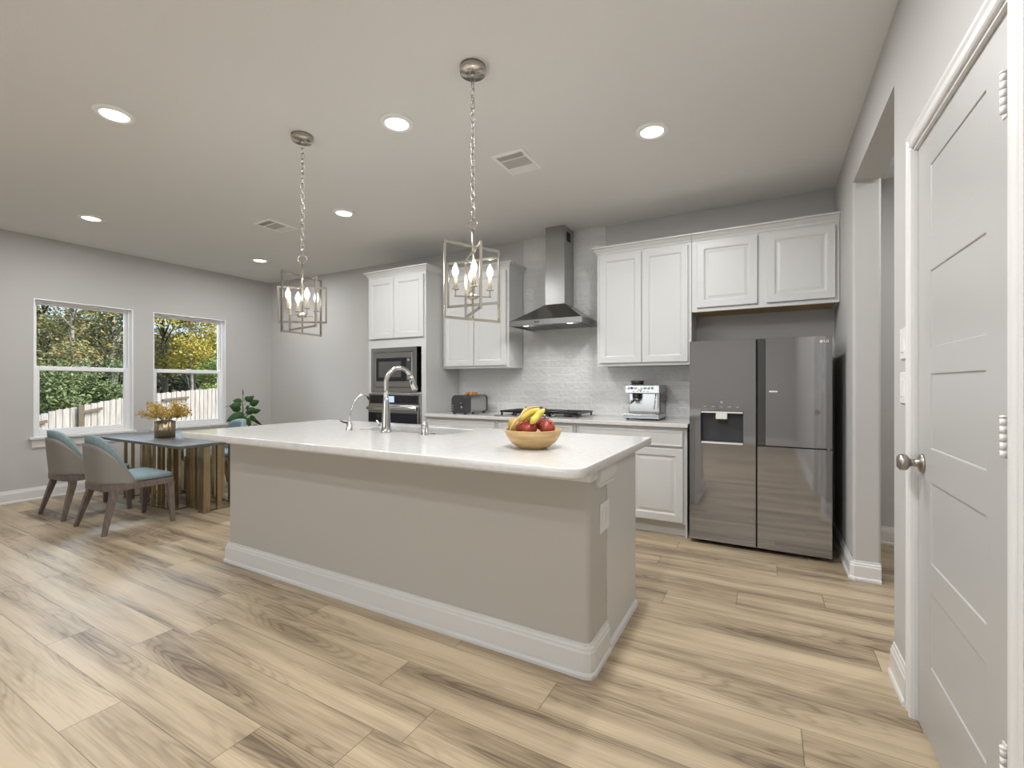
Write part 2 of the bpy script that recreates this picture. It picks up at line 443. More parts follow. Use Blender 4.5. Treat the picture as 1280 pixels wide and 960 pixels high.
b = MB(); b.box(XL, RW[0], YF-.15, YF, 0, H); b.box(RW[1], 2.0, YF-.15, YF, 0, H); b.box(RW[0], RW[1], YF-.15, YF, 0, RW[2]); b.box(RW[0], RW[1], YF-.15, YF, RW[3], H)
struct(b.build('wall_rear', 'wall'))

def base_profile(h, t):
    return [(0, 0), (t+.008, 0), (t+.008, .012), (t+.004, .02), (t, .022), (t, h*.74), (t*.75, h*.80), (t*.75, h*.86), (t*.45, h*.92), (t*.4, h), (0, h)]
def baseboard(mb, pts, h=.13, t=.015):
    """pts: floor polyline, the board stands to the left-hand side of travel with mitred corners"""
    P = [Vector((x, y, 0)) for x, y in pts]; prof = base_profile(h, t); rings = []
    for i, p in enumerate(P):
        d0 = (p-P[i-1]).normalized() if i else None
        d1 = (P[i+1]-p).normalized() if i < len(P)-1 else None
        n0 = Vector((-d0.y, d0.x, 0)) if d0 else None; n1 = Vector((-d1.y, d1.x, 0)) if d1 else None
        if n0 and n1:
            nn = (n0+n1); nn = nn/(nn.dot(n0))
        else: nn = n0 or n1
        rings.append([p+nn*a+Vector((0, 0, z)) for a, z in prof])
    mb.loft(rings, smooth=False)
b = MB(); baseboard(b, [(XL, YB), (XL, YF)]); struct(b.build('baseboard_left', 'trim'))
b = MB(); baseboard(b, [(-3.965, YB), (XL+.025, YB)]); struct(b.build('baseboard_back', 'trim'))
b = MB(); baseboard(b, [(XT-.003, OY1), (XR+.012, OY1), (XR, OY1+.012), (XR, YB)][::-1][::-1], h=.118)
o = b.build('baseboard_pier', 'trim'); struct(o)
b = MB(); baseboard(b, [(XR, 2.203), (XR, OY0-.012), (XR+.012, OY0), (XT, OY0)], h=.135); struct(b.build('baseboard_right', 'trim'))
b = MB(); baseboard(b, [(2.0, YB), (XT+.03, YB)], h=.13); struct(b.build('baseboard_hall', 'trim'))
b = MB(); baseboard(b, [(XL+.025, YF), (XR-.025, YF)]); struct(b.build('baseboard_rear', 'trim'))
b = MB(); baseboard(b, [(XR, YF+.03), (XR, 1.28)]); struct(b.build('baseboard_door', 'trim'))

# ------------------------------------------------------------------ windows
def window(idx, y0, y1):
    b = MB((XL, y0, WZ0))
    t = .010
    xo, xi = XL-.15, XL+.004
    b.box(xo, xi, y0, y0+t, WZ0, WZ1); b.box(xo, xi, y1-t, y1, WZ0, WZ1); b.box(xo, xi, y0+t, y1-t, WZ1-t, WZ1); b.box(xo, xi-.003, y0+t, y1-t, WZ0, WZ0+.012)
    fx0, fx1, fw = XL-.13, XL-.06, .018
    b.box(fx0, fx1, y0+t, y0+t+fw, WZ0+.012, WZ1-t, .004); b.box(fx0, fx1, y1-t-fw, y1-t, WZ0+.012, WZ1-t, .004)
    b.box(fx0, fx1, y0+t+fw, y1-t-fw, WZ1-t-fw, WZ1-t, .004); b.box(fx0, fx1, y0+t+fw, y1-t-fw, WZ0+.012, WZ0+.012+fw, .004)
    w = struct(b.build('window_%d' % idx, 'vinyl'))
    a0, a1 = y0+t+fw, y1-t-fw; zb, zt, zm = WZ0+.012+fw, WZ1-t-fw, 1.365
    def sash(x0, x1, za, zc, s0, top, bot):
        q = MB((XL, y0, WZ0))
        q.box(x0, x1, a0, a0+s0, za, zc, .003); q.box(x0, x1, a1-s0, a1, za, zc, .003)
        q.box(x0, x1, a0+s0, a1-s0, zc-top, zc, .003); q.box(x0, x1, a0+s0, a1-s0, za, za+bot, .003)
        so = q.build('sash', 'vinyl', w)
        q = MB((XL, y0, WZ0)); xm = (x0+x1)/2; q.box(xm-.002, xm+.002, a0+s0, a1-s0, za+bot, zc-top); q.build('glass_pane', 'glass', so)
        return so
    sash(fx0+.004, fx0+.032, zm-.022, zt, .022, .02, .04)
    so = sash(fx0+.036, fx0+.066, zb, zm+.025, .036, .045, .042)
    q = MB((XL, y0, WZ0)); ym = (a0+a1)/2; q.box(fx0+.040, fx0+.064, ym-.03, ym+.03, zm+.025, zm+.035, .003); q.build('sash_lock', 'vinyl', so)
for i, (y0, y1) in enumerate(WIN): window(i+1, y0, y1)
for i, (y0, y1) in enumerate(WIN):
    b = MB((XL, y0, .62)); b.box(XL-.10, XL+.05, y0-.04, y1+.02, .622, WZ0, .006); b.prism([(XL, y0-.015, .622), (XL+.024, y0-.015, .622), (XL+.018, y0-.015, .60), (XL+.018, y0-.015, .545), (XL+.01, y0-.015, .53), (XL, y0-.015, .53)], (0, y1-y0+.01, 0))
    struct(b.build('trim_%d' % (i+1), 'trim'))
b = MB((RW[0], YF, RW[2]))
for x in (RW[0], (RW[0]+RW[1])/2-.03, RW[1]-.06): b.box(x, x+.06, YF-.1, YF-.03, RW[2], RW[3])
b.box(RW[0], RW[1], YF-.1, YF-.03, RW[2], RW[2]+.06); b.box(RW[0], RW[1], YF-.1, YF-.03, RW[3]-.06, RW[3])
w3 = struct(b.build('window_3', 'vinyl'))  # unseen window added behind the camera to light the room
b = MB((RW[0], YF, RW[2])); b.box(RW[0]+.06, RW[1]-.06, YF-.068, YF-.062, RW[2]+.06, RW[3]-.06); b.build('glass_pane', 'glass', w3)

# ------------------------------------------------------------------ door on the right wall
def casing(mb, f, sgn=1):
    pass
dx = .470
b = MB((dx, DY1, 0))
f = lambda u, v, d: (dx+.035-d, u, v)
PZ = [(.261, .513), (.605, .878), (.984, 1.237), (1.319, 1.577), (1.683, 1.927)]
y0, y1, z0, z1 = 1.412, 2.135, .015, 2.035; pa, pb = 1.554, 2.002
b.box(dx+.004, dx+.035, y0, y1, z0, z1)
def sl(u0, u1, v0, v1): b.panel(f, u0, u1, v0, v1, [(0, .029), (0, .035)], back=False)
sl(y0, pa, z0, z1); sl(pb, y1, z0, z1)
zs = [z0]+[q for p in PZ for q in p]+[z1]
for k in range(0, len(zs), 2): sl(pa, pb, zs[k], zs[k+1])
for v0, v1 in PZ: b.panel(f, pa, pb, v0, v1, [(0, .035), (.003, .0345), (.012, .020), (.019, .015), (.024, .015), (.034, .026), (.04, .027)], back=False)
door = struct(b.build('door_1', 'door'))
kb = MB((dx, DY1, 0)); kc = (dx, 2.085, .925)
kb.lathe(kc, [(.033, 0), (.033, -.004), (.027, -.010), (.014, -.014), (.012, -.03), (.016, -.036), (.026, -.042), (.029, -.052), (.0275, -.062), (.02, -.068), (.0, -.070)], 24, 'X')
kb.build('knob', 'pewter', door)
kb = MB((dx, DY1, 0)); kb.box(dx+.006, dx+.03, y1, y1+.0015, .895, .955); kb.build('latch_plate', 'pewter', door)
for hz in (1.845, 1.08, .345):
    q = MB((dx, DY1, 0)); hx, hy = .459, 1.425
    q.box(dx-.003, dx, hy-.004, hy+.034, hz-.045, hz+.045, .001)
    for k in range(5): q.lathe((hx, hy, hz-.045+.018*k), [(.0065, .0006), (.0065, .0174)], 12)
    q.lathe((hx, hy, hz+.045), [(.0075, 0), (.0075, .004), (.0, .006)], 12)
    q.build('hinge', 'white', door)
# jamb + casing
b = MB((XR, DY0, 0))
b.box(XR-.002, XT, DY0-.012, DY0, 0, DZ+.01); b.box(XR-.002, XT, DY1-.002, DY1+.012, 0, DZ+.01); b.box(XR-.002, XT, DY0, DY1, DZ-.004, DZ+.01)
b.box(dx+.036, dx+.048, DY1-.014, DY1-.002, 0, DZ); b.box(dx+.036, dx+.048, DY0, DY1, DZ-.016, DZ-.004)
cp = [(0, 0), (.010, 0), (.014, .005), (.014, .014), (.010, .018), (.009, .036), (.013, .045), (.014, .054), (.009, .060), (0, .060)]
def case_run(path):
    # path: list of (y, z, ny, nz) outward directions
    rings = [[Vector((XR-t, y+ny*w, z+nz*w)) for t, w in cp] for y, z, ny, nz in path]
    b.loft(rings, smooth=False)
ya, yb2, zt = DY0-.028, DY1+.001, DZ+.006
case_run([(yb2, 0, 1, 0), (yb2, zt, 1, 1), (ya, zt, -1, 1), (ya, 0, -1, 0)])
struct(b.build('trim_3', 'trim'))
# two switch plates on the stub of wall
for k, (z, lab) in enumerate(((1.355, 'white light switch plate beside the door casing, upper of two'), (1.185, 'white light switch plate beside the door casing, lower of two'))):
    t = thing('switch_plate', (XR, 2.29, z), lab, 'light switch', 'switch plates beside the door')
    q = MB((XR, 2.29, z)); q.box(XR-.006, XR, 2.243, 2.318, z-.06, z+.06, .003); q.build('plate', 'white', t)
    q = MB((XR, 2.29, z)); q.box(XR-.009, XR-.005, 2.263, 2.298, z-.033, z+.033, .002); q.build('rocker', 'white', t)

# ------------------------------------------------------------------ tile
b = MB(); b.box(-3.13, -.535, YB-.009, YB, .8925, 1.40); b.box(-2.283, -1.376, YB-.009, YB, 1.40, H)
o = struct(b.build('wall_tile', 'tile'))

# ------------------------------------------------------------------ cabinets
CABL = [(0, .0), (0, .017), (.003, .02), (.052, .02), (.058, .018), (.066, .012), (.07, .012)]
CABR = CABL+[(.074, .012), (.092, .016), (.096, .016)]
def cab_door(mb, x0, x1, z0, z1, y, loops=CABL):
    mb.panel(lambda u, v, d: (u, y-d, v), x0, x1, z0, z1, loops)
def crown(mb, pts, z0, z1, p=.045):
    """pts polyline (outer faces) travelled with the outside on the right"""
    h = z1-z0; prof = [(0, 0), (.006, 0), (.010, h*.25), (p*.45, h*.45), (p*.7, h*.72), (p, h*.80), (p, h), (0, h)]
    P = [Vector((x, y, 0)) for x, y in pts]; rings = []
    for i, q in enumerate(P):
        d0 = (q-P[i-1]).normalized() if i else None; d1 = (P[i+1]-q).normalized() if i < len(P)-1 else None
        n0 = Vector((d0.y, -d0.x, 0)) if d0 else None; n1 = Vector((d1.y, -d1.x, 0)) if d1 else None
        nn = (n0+n1)/((n0+n1).dot(n0)) if (n0 and n1) else (n0 or n1)
        rings.append([q+nn*a+Vector((0, 0, z0+z)) for a, z in prof])
    mb.loft(rings, smooth=False)
def face_frame(mb, x0, x1, z0, z1, y0, y1, w=.02, split=None, s_w=.05):
    mb.box(x0, x0+w, y0, y1, z0, z1); mb.box(x1-w, x1, y0, y1, z0, z1); mb.box(x0+w, x1-w, y0, y1, z0, z0+w); mb.box(x0+w, x1-w, y0, y1, z1-w, z1)

def base_cab(x0, x1, label, drawers, doors, open_right=False):
    L = ((x0+x1)/2, 4.08, 0); t = thing('base_cabinet', L, label, 'cabinet', 'white base cabinets along the back wall')
    q = MB(L); q.box(x0, x1, 3.79, YB-.012, .10, .858); q.box(x0, x1, 3.84, YB-.012, 0, .10); q.box(x1-.014, x1, 3.79, 3.84, 0, .10) if open_right else None
    q.build('body', 'cab', t)
    for a, c in drawers:
        q = MB(L); cab_door(q, a, c, .705, .832, 3.79, [(0, 0), (0, .014), (.006, .02), (.014, .02), (.02, .0175), (.024, .0175)]); q.build('drawer', 'cab', t)
    for a, c in doors:
        q = MB(L); cab_door(q, a, c, .116, .690, 3.79, CABR if open_right else CABL); q.build('door', 'cab', t)
base_cab(-3.128, -2.262, 'white base cabinet under the toaster, beside the oven tower', [(-3.10, -2.285)], [(-3.10, -2.70), (-2.69, -2.285)])
base_cab(-2.258, -1.462, 'white base cabinet directly under the gas cooktop', [(-2.235, -1.487)], [(-2.235, -1.866), (-1.856, -1.487)])
base_cab(-1.458, -.545, 'white base cabinet under the espresso machine, beside the refrigerator', [(-1.425, -.572)], [(-1.425, -1.005), (-.995, -.572)], True)
o = MB((-1.83, 4.07, .86)); o.box(-3.128, -.536, 3.752, YB-.010, .8605, .892, .004); o = o.build('back_countertop', 'quartz')
tag(o, 'long white quartz countertop running along the tiled back wall', 'countertop')

CR0, CR1 = 2.378, 2.438
# oven tower
L = (-3.545, 4.08, 0); t = thing('oven_cabinet', L, 'tall white cabinet tower holding the microwave and wall oven', 'cabinet')
q = MB(L); x0, x1 = -3.962, -3.132
q.box(x0, x0+.05, 3.79, 3.82, .1, 2.40); q.box(x1-.06, x1, 3.79, 3.82, .1, 2.40)
for za, zb in ((.10, .33), (1.60, 1.69), (2.36, 2.40), (1.097, 1.11)): q.box(x0+.05, x1-.06, 3.79, 3.82, za, zb)
q.box(x0+.05, x1-.06, 3.80, 3.82, 1.69, 2.36)
q.box(x0, x0+.018, 3.82, YB-.002, 0, 2.40); q.box(x1-.018, x1, 3.82, YB-.002, 0, 2.40); q.box(x0+.018, x1-.018, 4.30, YB-.002, 0, 2.40); q.box(x0+.018, x1-.018, 3.82, 4.30, 2.37, 2.40); q.box(x0, x1, 3.86, 3.88, 0, .1)
q.build('body', 'cab', t)
for a, c in ((-3.945, -3.572), (-3.566, -3.155)):
    q = MB(L); cab_door(q, a, c, 1.70, 2.362, 3.79); q.build('door', 'cab', t)
q = MB(L); cab_door(q, -3.935, -3.165, .115, .32, 3.79); q.build('drawer', 'cab', t)
q = MB(L); crown(q, [(x0, YB-.002), (x0, 3.79), (x1, 3.79), (x1, YB-.002)], 2.395, 2.455); q.build('crown_moulding', 'cab', t)

def wall_cab(name, label, x0, x1, z0, doors, dz0, loops, crown_pts, yf=4.07, raw=False, zt=2.395, cz=(CR0, CR1)):
    L = ((x0+x1)/2, 4.2, z0); t = thing('upper_cabinet', L, label, 'cabinet', 'white upper cabinets on the back wall')
    q = MB(L); q.use('cab'); q.box(x0, x1, yf, YB-.010, z0, zt)
    if raw: q.use('rawwood'); q.box(x0+.02, x1-.02, yf+.025, YB-.012, z0-.003, z0)
    q.build('body', None, t)
    for a, c in doors:
        q = MB(L); cab_door(q, a, c, dz0, 2.358, yf, loops); q.build('door', 'cab', t)
    q = MB(L); crown(q, crown_pts, *cz); q.build('crown_moulding', 'cab', t)
    return t
wall_cab('wall_cabinet', 'white two-door upper cabinet left of the range hood', -3.128, -2.290, 1.368, [(-3.10, -2.712), (-2.704, -2.318)], 1.39, CABL, [(-3.075, 4.07), (-2.290, 4.07), (-2.290, YB-.011)], zt=2.378)
wall_cab('wall_cabinet', 'white two-door upper cabinet right of the range hood, above the espresso machine', -1.362, -.552, 1.362, [(-1.338, -.960), (-.954, -.577)], 1.388, CABL, [(-1.362, YB-.011), (-1.362, 4.07), (-.552, 4.07)])
wall_cab('wall_cabinet', 'short white two-door upper cabinet above the refrigerator', -.549, XR-.003, 1.795, [(-.508, -.067), (-.007, .432)], 1.826, CABR, [(-.549, 4.07), (XR-.003, 4.07)], raw=True)

# ------------------------------------------------------------------ microwave and oven
L = (-3.58, 3.79, 1.11); t = thing('microwave', L, 'stainless built-in microwave in the upper opening of the cabinet tower', 'microwave')
mx0, mx1, mz0, mz1 = -3.905, -3.245, 1.112, 1.598
q = MB(L); fy = lambda y: (lambda u, v, d: (u, y-d, v))
q.panel(fy(3.79), mx0, mx1, mz0, mz1, [(0, -.02), (0, .018), (.003, .02), (.048, .02), (.05, .016)], fill=False, back=False)
q.box(mx0+.05, mx1-.05, 3.79, 4.2, mz0+.05, mz1-.05); q.build('trim_kit', 'steel', t)
q = MB(L); q.box(mx0+.055, mx1-.055, 3.766, 3.79, 1.166, 1.544, .004); face = q.build('door', 'steel', t)
q = MB(L); q.box(mx0+.085, -3.38, 3.7635, 3.767, 1.23, 1.485, .002); q.build('door_glass', 'blackglass', face)
q = MB(L); q.box(mx0+.125, -3.455, 3.762, 3.764, 1.275, 1.445); q.build('viewing_window', 'mwglass', face)
q = MB(L); q.box(-3.378, mx1-.075, 3.7635, 3.767, 1.23, 1.485, .002); cp_ = q.build('control_panel', 'darkgrey', t)
q = MB(L); q.box(-3.362, mx1-.092, 3.762, 3.764, 1.448, 1.47); q.build('clock_display', 'louvre', cp_)
q = MB(L)
for i in range(3):
    for j in range(3): q.box(-3.363+.016*i, -3.352+.016*i, 3.7625, 3.764, 1.25+.016*j, 1.26+.016*j)
q.build('keypad', 'louvre', cp_)

L = (-3.575, 3.79, .34); t = thing('built_in_oven', L, 'black glass and steel wall oven below the microwave', 'oven')
ox0, ox1 = -3.945, -3.195
q = MB(L); q.box(ox0+.03, ox1-.03, 3.80, 4.25, .345, 1.09); q.box(ox0, ox1, 3.772, 3.79, .338, 1.095, .003); q.build('body', 'steel', t)
q = MB(L); q.box(ox0+.022, ox1-.03, 3.765, 3.772, .985, 1.078, .002); cp_ = q.build('control_panel', 'blackglass', t)
q = MB(L); q.box(-3.665, -3.555, 3.7635, 3.765, 1.0, 1.066); q.build('display', 'display', cp_)
q = MB(L); q.box(ox0+.01, ox1-.012, 3.755, 3.772, .345, .968, .004); dr = q.build('door', 'steel', t)
q = MB(L); q.box(ox0+.022, ox1-.03, 3.752, 3.756, .40, .885, .002); q.build('door_glass', 'blackglass', dr)
q = MB(L); q.box(ox0+.02, ox1-.02, 3.715, 3.735, .915, .953, .006); q.box(ox0+.05, ox0+.07, 3.735, 3.756, .925, .943); q.box(ox1-.07, ox1-.05, 3.735, 3.756, .925, .943); q.build('handle', 'chrome', dr)

# ------------------------------------------------------------------ range hood
L = (-1.805, 4.13, 1.74); t = thing('range_hood', L, 'stainless pyramid range hood with a chimney to the ceiling', 'range hood')
hx0, hx1, hy0, hy1 = -2.172, -1.436, 3.865, YB-.010
cx0, cx1, cy0 = -1.912, -1.712, 4.13
q = MB(L)
R = [[(hx0, hy0), (hx1, hy0), (hx1, hy1), (hx0, hy1)], [(cx0-.004, cy0-.004), (cx1+.004, cy0-.004), (cx1+.004, hy1), (cx0-.004, hy1)]]
rings = []
for k in range(9):
    s_ = k/8; ss = s_**.92
    rings.append([Vector((a[0]+(c[0]-a[0])*ss, a[1]+(c[1]-a[1])*ss, 1.802+(1.978-1.802)*s_)) for a, c in zip(*R)])
q.loft(rings, True, True, smooth=False); q.build('canopy', 'steel_dark', t)
q = MB(L); q.box(hx0, hx1, hy0, hy0+.02, 1.752, 1.803, .002); q.box(hx0, hx0+.02, hy0+.02, hy1, 1.752, 1.803, 0); q.box(hx1-.02, hx1, hy0+.02, hy1, 1.752, 1.803, 0); lip = q.build('lip', 'steel', t)
q = MB(L)
for k in range(4): q.box(-1.905+.014*k, -1.896+.014*k, hy0-.002, hy0, 1.772, 1.788)
q.build('buttons', 'darkgrey', lip)
q = MB(L); q.box(hx0+.02, hx1-.02, hy0+.02, hy1, 1.764, 1.772)
for k in range(2):
    a = hx0+.05+.33*k
    for j in range(9): q.box(a+.005, a+.30, hy0+.14+.035*j, hy0+.16+.035*j, 1.759, 1.764)
q.build('filter', 'steel', t)
for x in (-2.03, -1.58, -1.50)[:2]:
    q = MB(L); q.lathe((x, hy0+.075, 1.755), [(.0, 0), (.026, 0), (.03, .009)], 20); q.build('lamp', 'hoodlamp', t)
    hl = lamp('hood_light', 'SPOT', (x, hy0+.075, 1.748), 4.0, (1, .98, .95), radius=.02); hl.data.spot_size = math.radians(150); hl.data.spot_blend = .6
q = MB(L); q.box(cx0, cx1, cy0, hy1, 1.976, H-.002, .002); ch = q.build('chimney', 'steel', t)
q = MB(L)
for k in range(7): q.box(cx1, cx1+.002, cy0+.06+.014*k, cy0+.068+.014*k, 2.60, 2.69)
q.build('vent_slots', 'dark', ch)
q = MB(L); q.box(cx0-.0015, cx1+.0015, cy0-.0015, hy1, 1.978, 2.39); q.build('lower_sleeve', 'steel', ch)

# ------------------------------------------------------------------ cooktop
L = (-1.875, 4.07, .892); t = thing('gas_cooktop', L, 'five-burner stainless gas cooktop with black cast iron grates', 'cooktop')
gx0, gx1, gy0, gy1 = -2.31, -1.46, 3.80, 4.31
q = MB(L); q.box(gx0, gx1, gy0, gy1, .892, .903, .004); q.build('tray', 'steel', t)
for k in range(3):
    q = MB(L); a = gx0+.02+.272*k; c = a+.262
    for yy in (gy0+.10, gy1-.02): q.box(a, c, yy-.007, yy+.007, .925, .943, .002)
    for xx in (a+.007, c-.007): q.box(xx-.007, xx+.007, gy0+.10, gy1-.02, .925, .943, .002)
    for yy in (gy0+.20, gy0+.30, gy0+.40): q.box(a, c, yy-.005, yy+.005, .928, .941)
    for xx in (a+.09, a+.17): q.box(xx-.005, xx+.005, gy0+.10, gy1-.02, .928, .941)
    for xx in (a+.01, c-.01):
        for yy in (gy0+.11, gy1-.03): q.box(xx-.007, xx+.007, yy-.007, yy+.007, .903, .926)
    q.build('grate', 'black', t)
for x, y in ((-2.16, 3.98), (-2.16, 4.19), (-1.885, 4.09), (-1.61, 3.98), (-1.61, 4.19)):
    q = MB(L); q.lathe((x, y, .903), [(.045, 0), (.045, .008), (.034, .009), (.034, .018), (.0, .02)], 20); q.build('burner', 'blackm', t)
for k in range(5):
    q = MB(L); q.lathe((-2.06+.09*k, gy0+.045, .903), [(.019, 0), (.017, .018), (.0, .019)], 16); q.build('knob', 'chrome', t)

# ------------------------------------------------------------------ toaster
L = (-2.755, 4.05, .892); t = thing('toaster', L, 'two-slice toaster with charcoal end and steel sides by the oven tower', 'toaster')
tx0, tx1, ty0, ty1 = -2.843, -2.667, 3.84, 4.265
prof = [(x, z) for x, z in rrect(tx0, tx1, .905, 1.085, (.02, .02, .045, .045))]
def slab(y0, y1, sc=1.0, off=0):
    cx_, cz_ = -2.755, .99
    return [[Vector((cx_+(x-cx_)*s2, y, cz_+(z-cz_)*s2)) for x, z in prof] for y, s2 in ((y0, sc*.94), (y0+.012, sc), (y1-.004, sc), (y1, sc*.97))]
q = MB(L); q.loft(slab(ty0, ty0+.10, 1.03), smooth=False); fr = q.build('front_housing', 'darkgrey', t)
q = MB(L); q.loft(slab(ty0+.09, ty1-.03), smooth=False); q.build('body', 'steel', t)
q = MB(L); q.loft(slab(ty1-.035, ty1, 1.02), smooth=False); q.build('rear_housing', 'darkgrey', t)
q = MB(L)
for x in (-2.785, -2.725): q.box(x-.013, x+.013, 3.96, 4.2, 1.083, 1.0865)
q.build('slot', 'dark', t)
for k in range(3):
    q = MB(L); q.lathe((-2.822, ty0-.004, .935+.022*k), [(.0, 0), (.006, 0), (.006, .006)], 12, 'Y'); q.build('button', 'chrome', fr)
q = MB(L); q.box(-2.72, -2.70, ty0-.02, ty0+.004, 1.0, 1.012, .003); q.build('lever', 'chrome', fr)
q = MB(L); q.lathe((-2.712, ty0-.006, .965), [(.0, 0), (.012, 0), (.012, .008)], 16, 'Y'); q.build('browning_knob', 'chrome', fr)
for x in (tx0+.02, tx1-.02):
    for y in (ty0+.03, ty1-.05): q = MB(L); q.box(x-.012, x+.012, y-.012, y+.012, .892, .91); q.build('foot', 'blackm', t)
for k, (x, lab) in enumerate(((-2.785, 'browned slice of toast in the left toaster slot'), (-2.725, 'browned slice of toast in the right toaster slot'))):
    L2 = (x, 4.08, 1.02); q = MB(L2); pr = rrect(4.02, 4.14, 1.0, 1.112+.003*k, (.01, .01, .025, .025))
    q.loft([[Vector((x-.011, y, z)) for y, z in pr], [Vector((x+.011, y, z)) for y, z in pr]], smooth=False)
    tag(q.build('toast_slice', 'bread'), lab, 'bread', 'toast slices in the toaster')

# ------------------------------------------------------------------ espresso machine
L = (-.945, 4.17, .892); t = thing('espresso_machine', L, 'stainless espresso machine on the back counter beside the refrigerator', 'coffee machine')
ex0, ex1, ey0, ey1 = -1.085, -.80, 3.985, 4.345
q = MB(L); q.box(ex0+.01, ex1-.01, ey0+.12, ey1, .90, 1.185, .008); q.build('body', 'steel_dark', t)
q = MB(L); q.box(ex0-.008, ex1+.004, ey0+.02, ey1-.02, 1.118, 1.19, .006); hd = q.build('control_head', 'steel', t)
q = MB(L); q.box(ex0+.012, ex1-.012, ey0+.10, ey0+.122, .955, 1.118, .004); q.build('splash_panel', 'steel', t)
q = MB(L); q.box(ex0-.008, ex1+.006, ey0-.01, ey1-.02, .902, .942, .005); tr = q.build('drip_tray', 'steel', t)
q = MB(L); q.box(ex0+.012, ex1-.012, ey0+.002, ey0+.115, .942, .948, .002)
for k in range(12): q.box(ex0+.025+.02*k, ex0+.035+.02*k, ey0+.01, ey0+.10, .948, .950)
q.build('tray_grille', 'chrome', tr)
for x, y in ((ex0+.02, ey0+.02), (ex1-.02, ey0+.02), (ex0+.02, ey1-.05), (ex1-.02, ey1-.05)):
    q = MB(L); q.lathe((x, y, .892), [(.014, 0), (.014, .012)], 12); q.build('foot', 'blackm', t)
for k, x in enumerate((-1.058, -1.030, -1.000, -.918, -.888, -.858)):
    q = MB(L); q.lathe((x, ey0+.014, 1.164), [(.0, 0), (.0105, 0), (.0105, .008)], 16, 'Y'); q.build('dial' if k == 1 else 'button', 'darkgrey' if k == 1 else 'chrome', hd)
q = MB(L); q.lathe((-.96, ey0+.012, 1.158), [(.0, 0), (.019, 0), (.022, .01)], 24, 'Y'); q.build('pressure_gauge', 'white', hd)
q = MB(L)
for k in range(5): q.box(-1.02+.03*k, -1.008+.03*k, ey0+.018, ey0+.021, 1.132, 1.137)
q.build('indicator', 'darkgrey', hd)
q = MB(L); q.lathe((-1.0, ey0+.065, 1.085), [(.0, -.01), (.032, -.01), (.035, 0), (.035, .035)], 24); gp = q.build('group_head', 'blackm', t)
q = MB(L); q.lathe((-1.0, ey0+.065, 1.055), [(.0, 0), (.03, 0), (.034, .02)], 24); q.tube([(-1.0, ey0+.04, 1.065), (-1.015, ey0-.03, 1.05), (-1.03, ey0-.085, 1.03)], [.009, .013, .011], 12); q.tube([(-1.0, ey0+.065, 1.057), (-1.0, ey0+.055, 1.03)], .008, 10); q.build('portafilter', 'chrome', t)
q = MB(L); q.tube([(-.835, ey0+.06, 1.118), (-.835, ey0+.05, 1.09), (-.838, ey0+.03, 1.03), (-.842, ey0+.025, .985)], .005, 10); q.build('steam_wand', 'chrome', t)
q = MB(L); q.box(-1.062, -.965, 4.08, 4.19, 1.19, 1.20, .003); q.lathe((-1.013, 4.135, 1.198), [(.05, 0), (.058, .028), (.055, .032), (.0, .034)], 24); q.build('bean_hopper', 'darkgrey', t)

# ------------------------------------------------------------------ refrigerator
L = (-.07, 4.05, 0); t = thing('refrigerator', L, 'dark mirror-finish side-by-side refrigerator with an ice dispenser', 'refrigerator')
rx0, rx1, ry0, ry1, rzt = -.518, .378, 3.72, 4.345, 1.522
q = MB(L); q.box(rx0+.008, rx1-.008, ry0+.075, ry1, .03, rzt-.006, .004); q.build('body', 'fridge_side', t)
for x in (rx0+.05, rx1-.05):
    for y in (ry0+.12, ry1-.06): q = MB(L); q.lathe((x, y, 0), [(.02, 0), (.02, .03)], 12); q.build('foot', 'blackm', t)
# left door with dispenser recess
lx0, lx1, z0, z1 = rx0, -.073, .032, rzt
da, db, dz0_, dz1_ = -.440, -.152, .755, 1.0
q = MB(L); f = lambda u, v, d: (u, ry0-d, v)
for a, c, e, g in ((lx0, da, z0, z1), (db, lx1, z0, z1), (da, db, z0, dz0_), (da, db, dz1_, z1)): q.box(a, c, ry0, ry0+.07, e, g)
ld = q.build('left_door', 'fridge', t)
q = MB(L); q.box(da, db, ry0+.062, ry0+.068, dz0_, dz1_); q.box(da, da+.003, ry0+.003, ry0+.062, dz0_, dz1_); q.box(db-.003, db, ry0+.003, ry0+.062, dz0_, dz1_); q.box(da, db, ry0+.003, ry0+.062, dz1_-.003, dz1_); q.box(da, db, ry0+.003, ry0+.062, dz0_, dz0_+.003)
dn = q.build('dispenser_recess', 'darkgrey', ld)
q = MB(L); q.box(da+.004, db-.004, ry0-.002, ry0+.012, dz1_-.014, dz1_-.004); q.build('dispenser_trim', 'white', dn)
q = MB(L); q.box(da+.004, db-.004, ry0-.003, ry0+.03, dz0_+.003, dz0_+.014); q.build('dispenser_trim', 'white', dn)
q = MB(L); q.box(-.335, -.258, ry0-.001, ry0+.045, .94, .988, .004); q.build('dispenser_spout', 'white', dn)
q = MB(L); q.box(-.326, -.314, ry0+.02, ry0+.03, .905, .94, .002); q.build('dispenser_paddle', 'blackm', dn)
q = MB(L); q.box(-.279, -.267, ry0+.02, ry0+.03, .905, .94, .002); q.build('dispenser_paddle', 'blackm', dn)
q = MB(L); q.box(da, db, ry0-.0015, ry0+.001, 1.01, 1.085); pn = q.build('dispenser_panel', 'fridge', ld)
for k in range(5): q = MB(L); q.box(-.42+.055*k, -.40+.055*k, ry0-.0022, ry0-.0014, 1.03, 1.034); q.build('panel_icon', 'louvre', pn)
q = MB(L); q.box(-.305, -.288, ry0-.0022, ry0-.0014, 1.062, 1.072); q.build('panel_icon', 'louvre', pn)
q = MB(L); q.box(-.060, -.012, ry0+.010, ry0+.07, .80, rzt, 0); q.box(-.060, -.012, ry0+.002, ry0+.07, .765, .80, 0); q.build('handle_strip', 'fridge_strip', t)
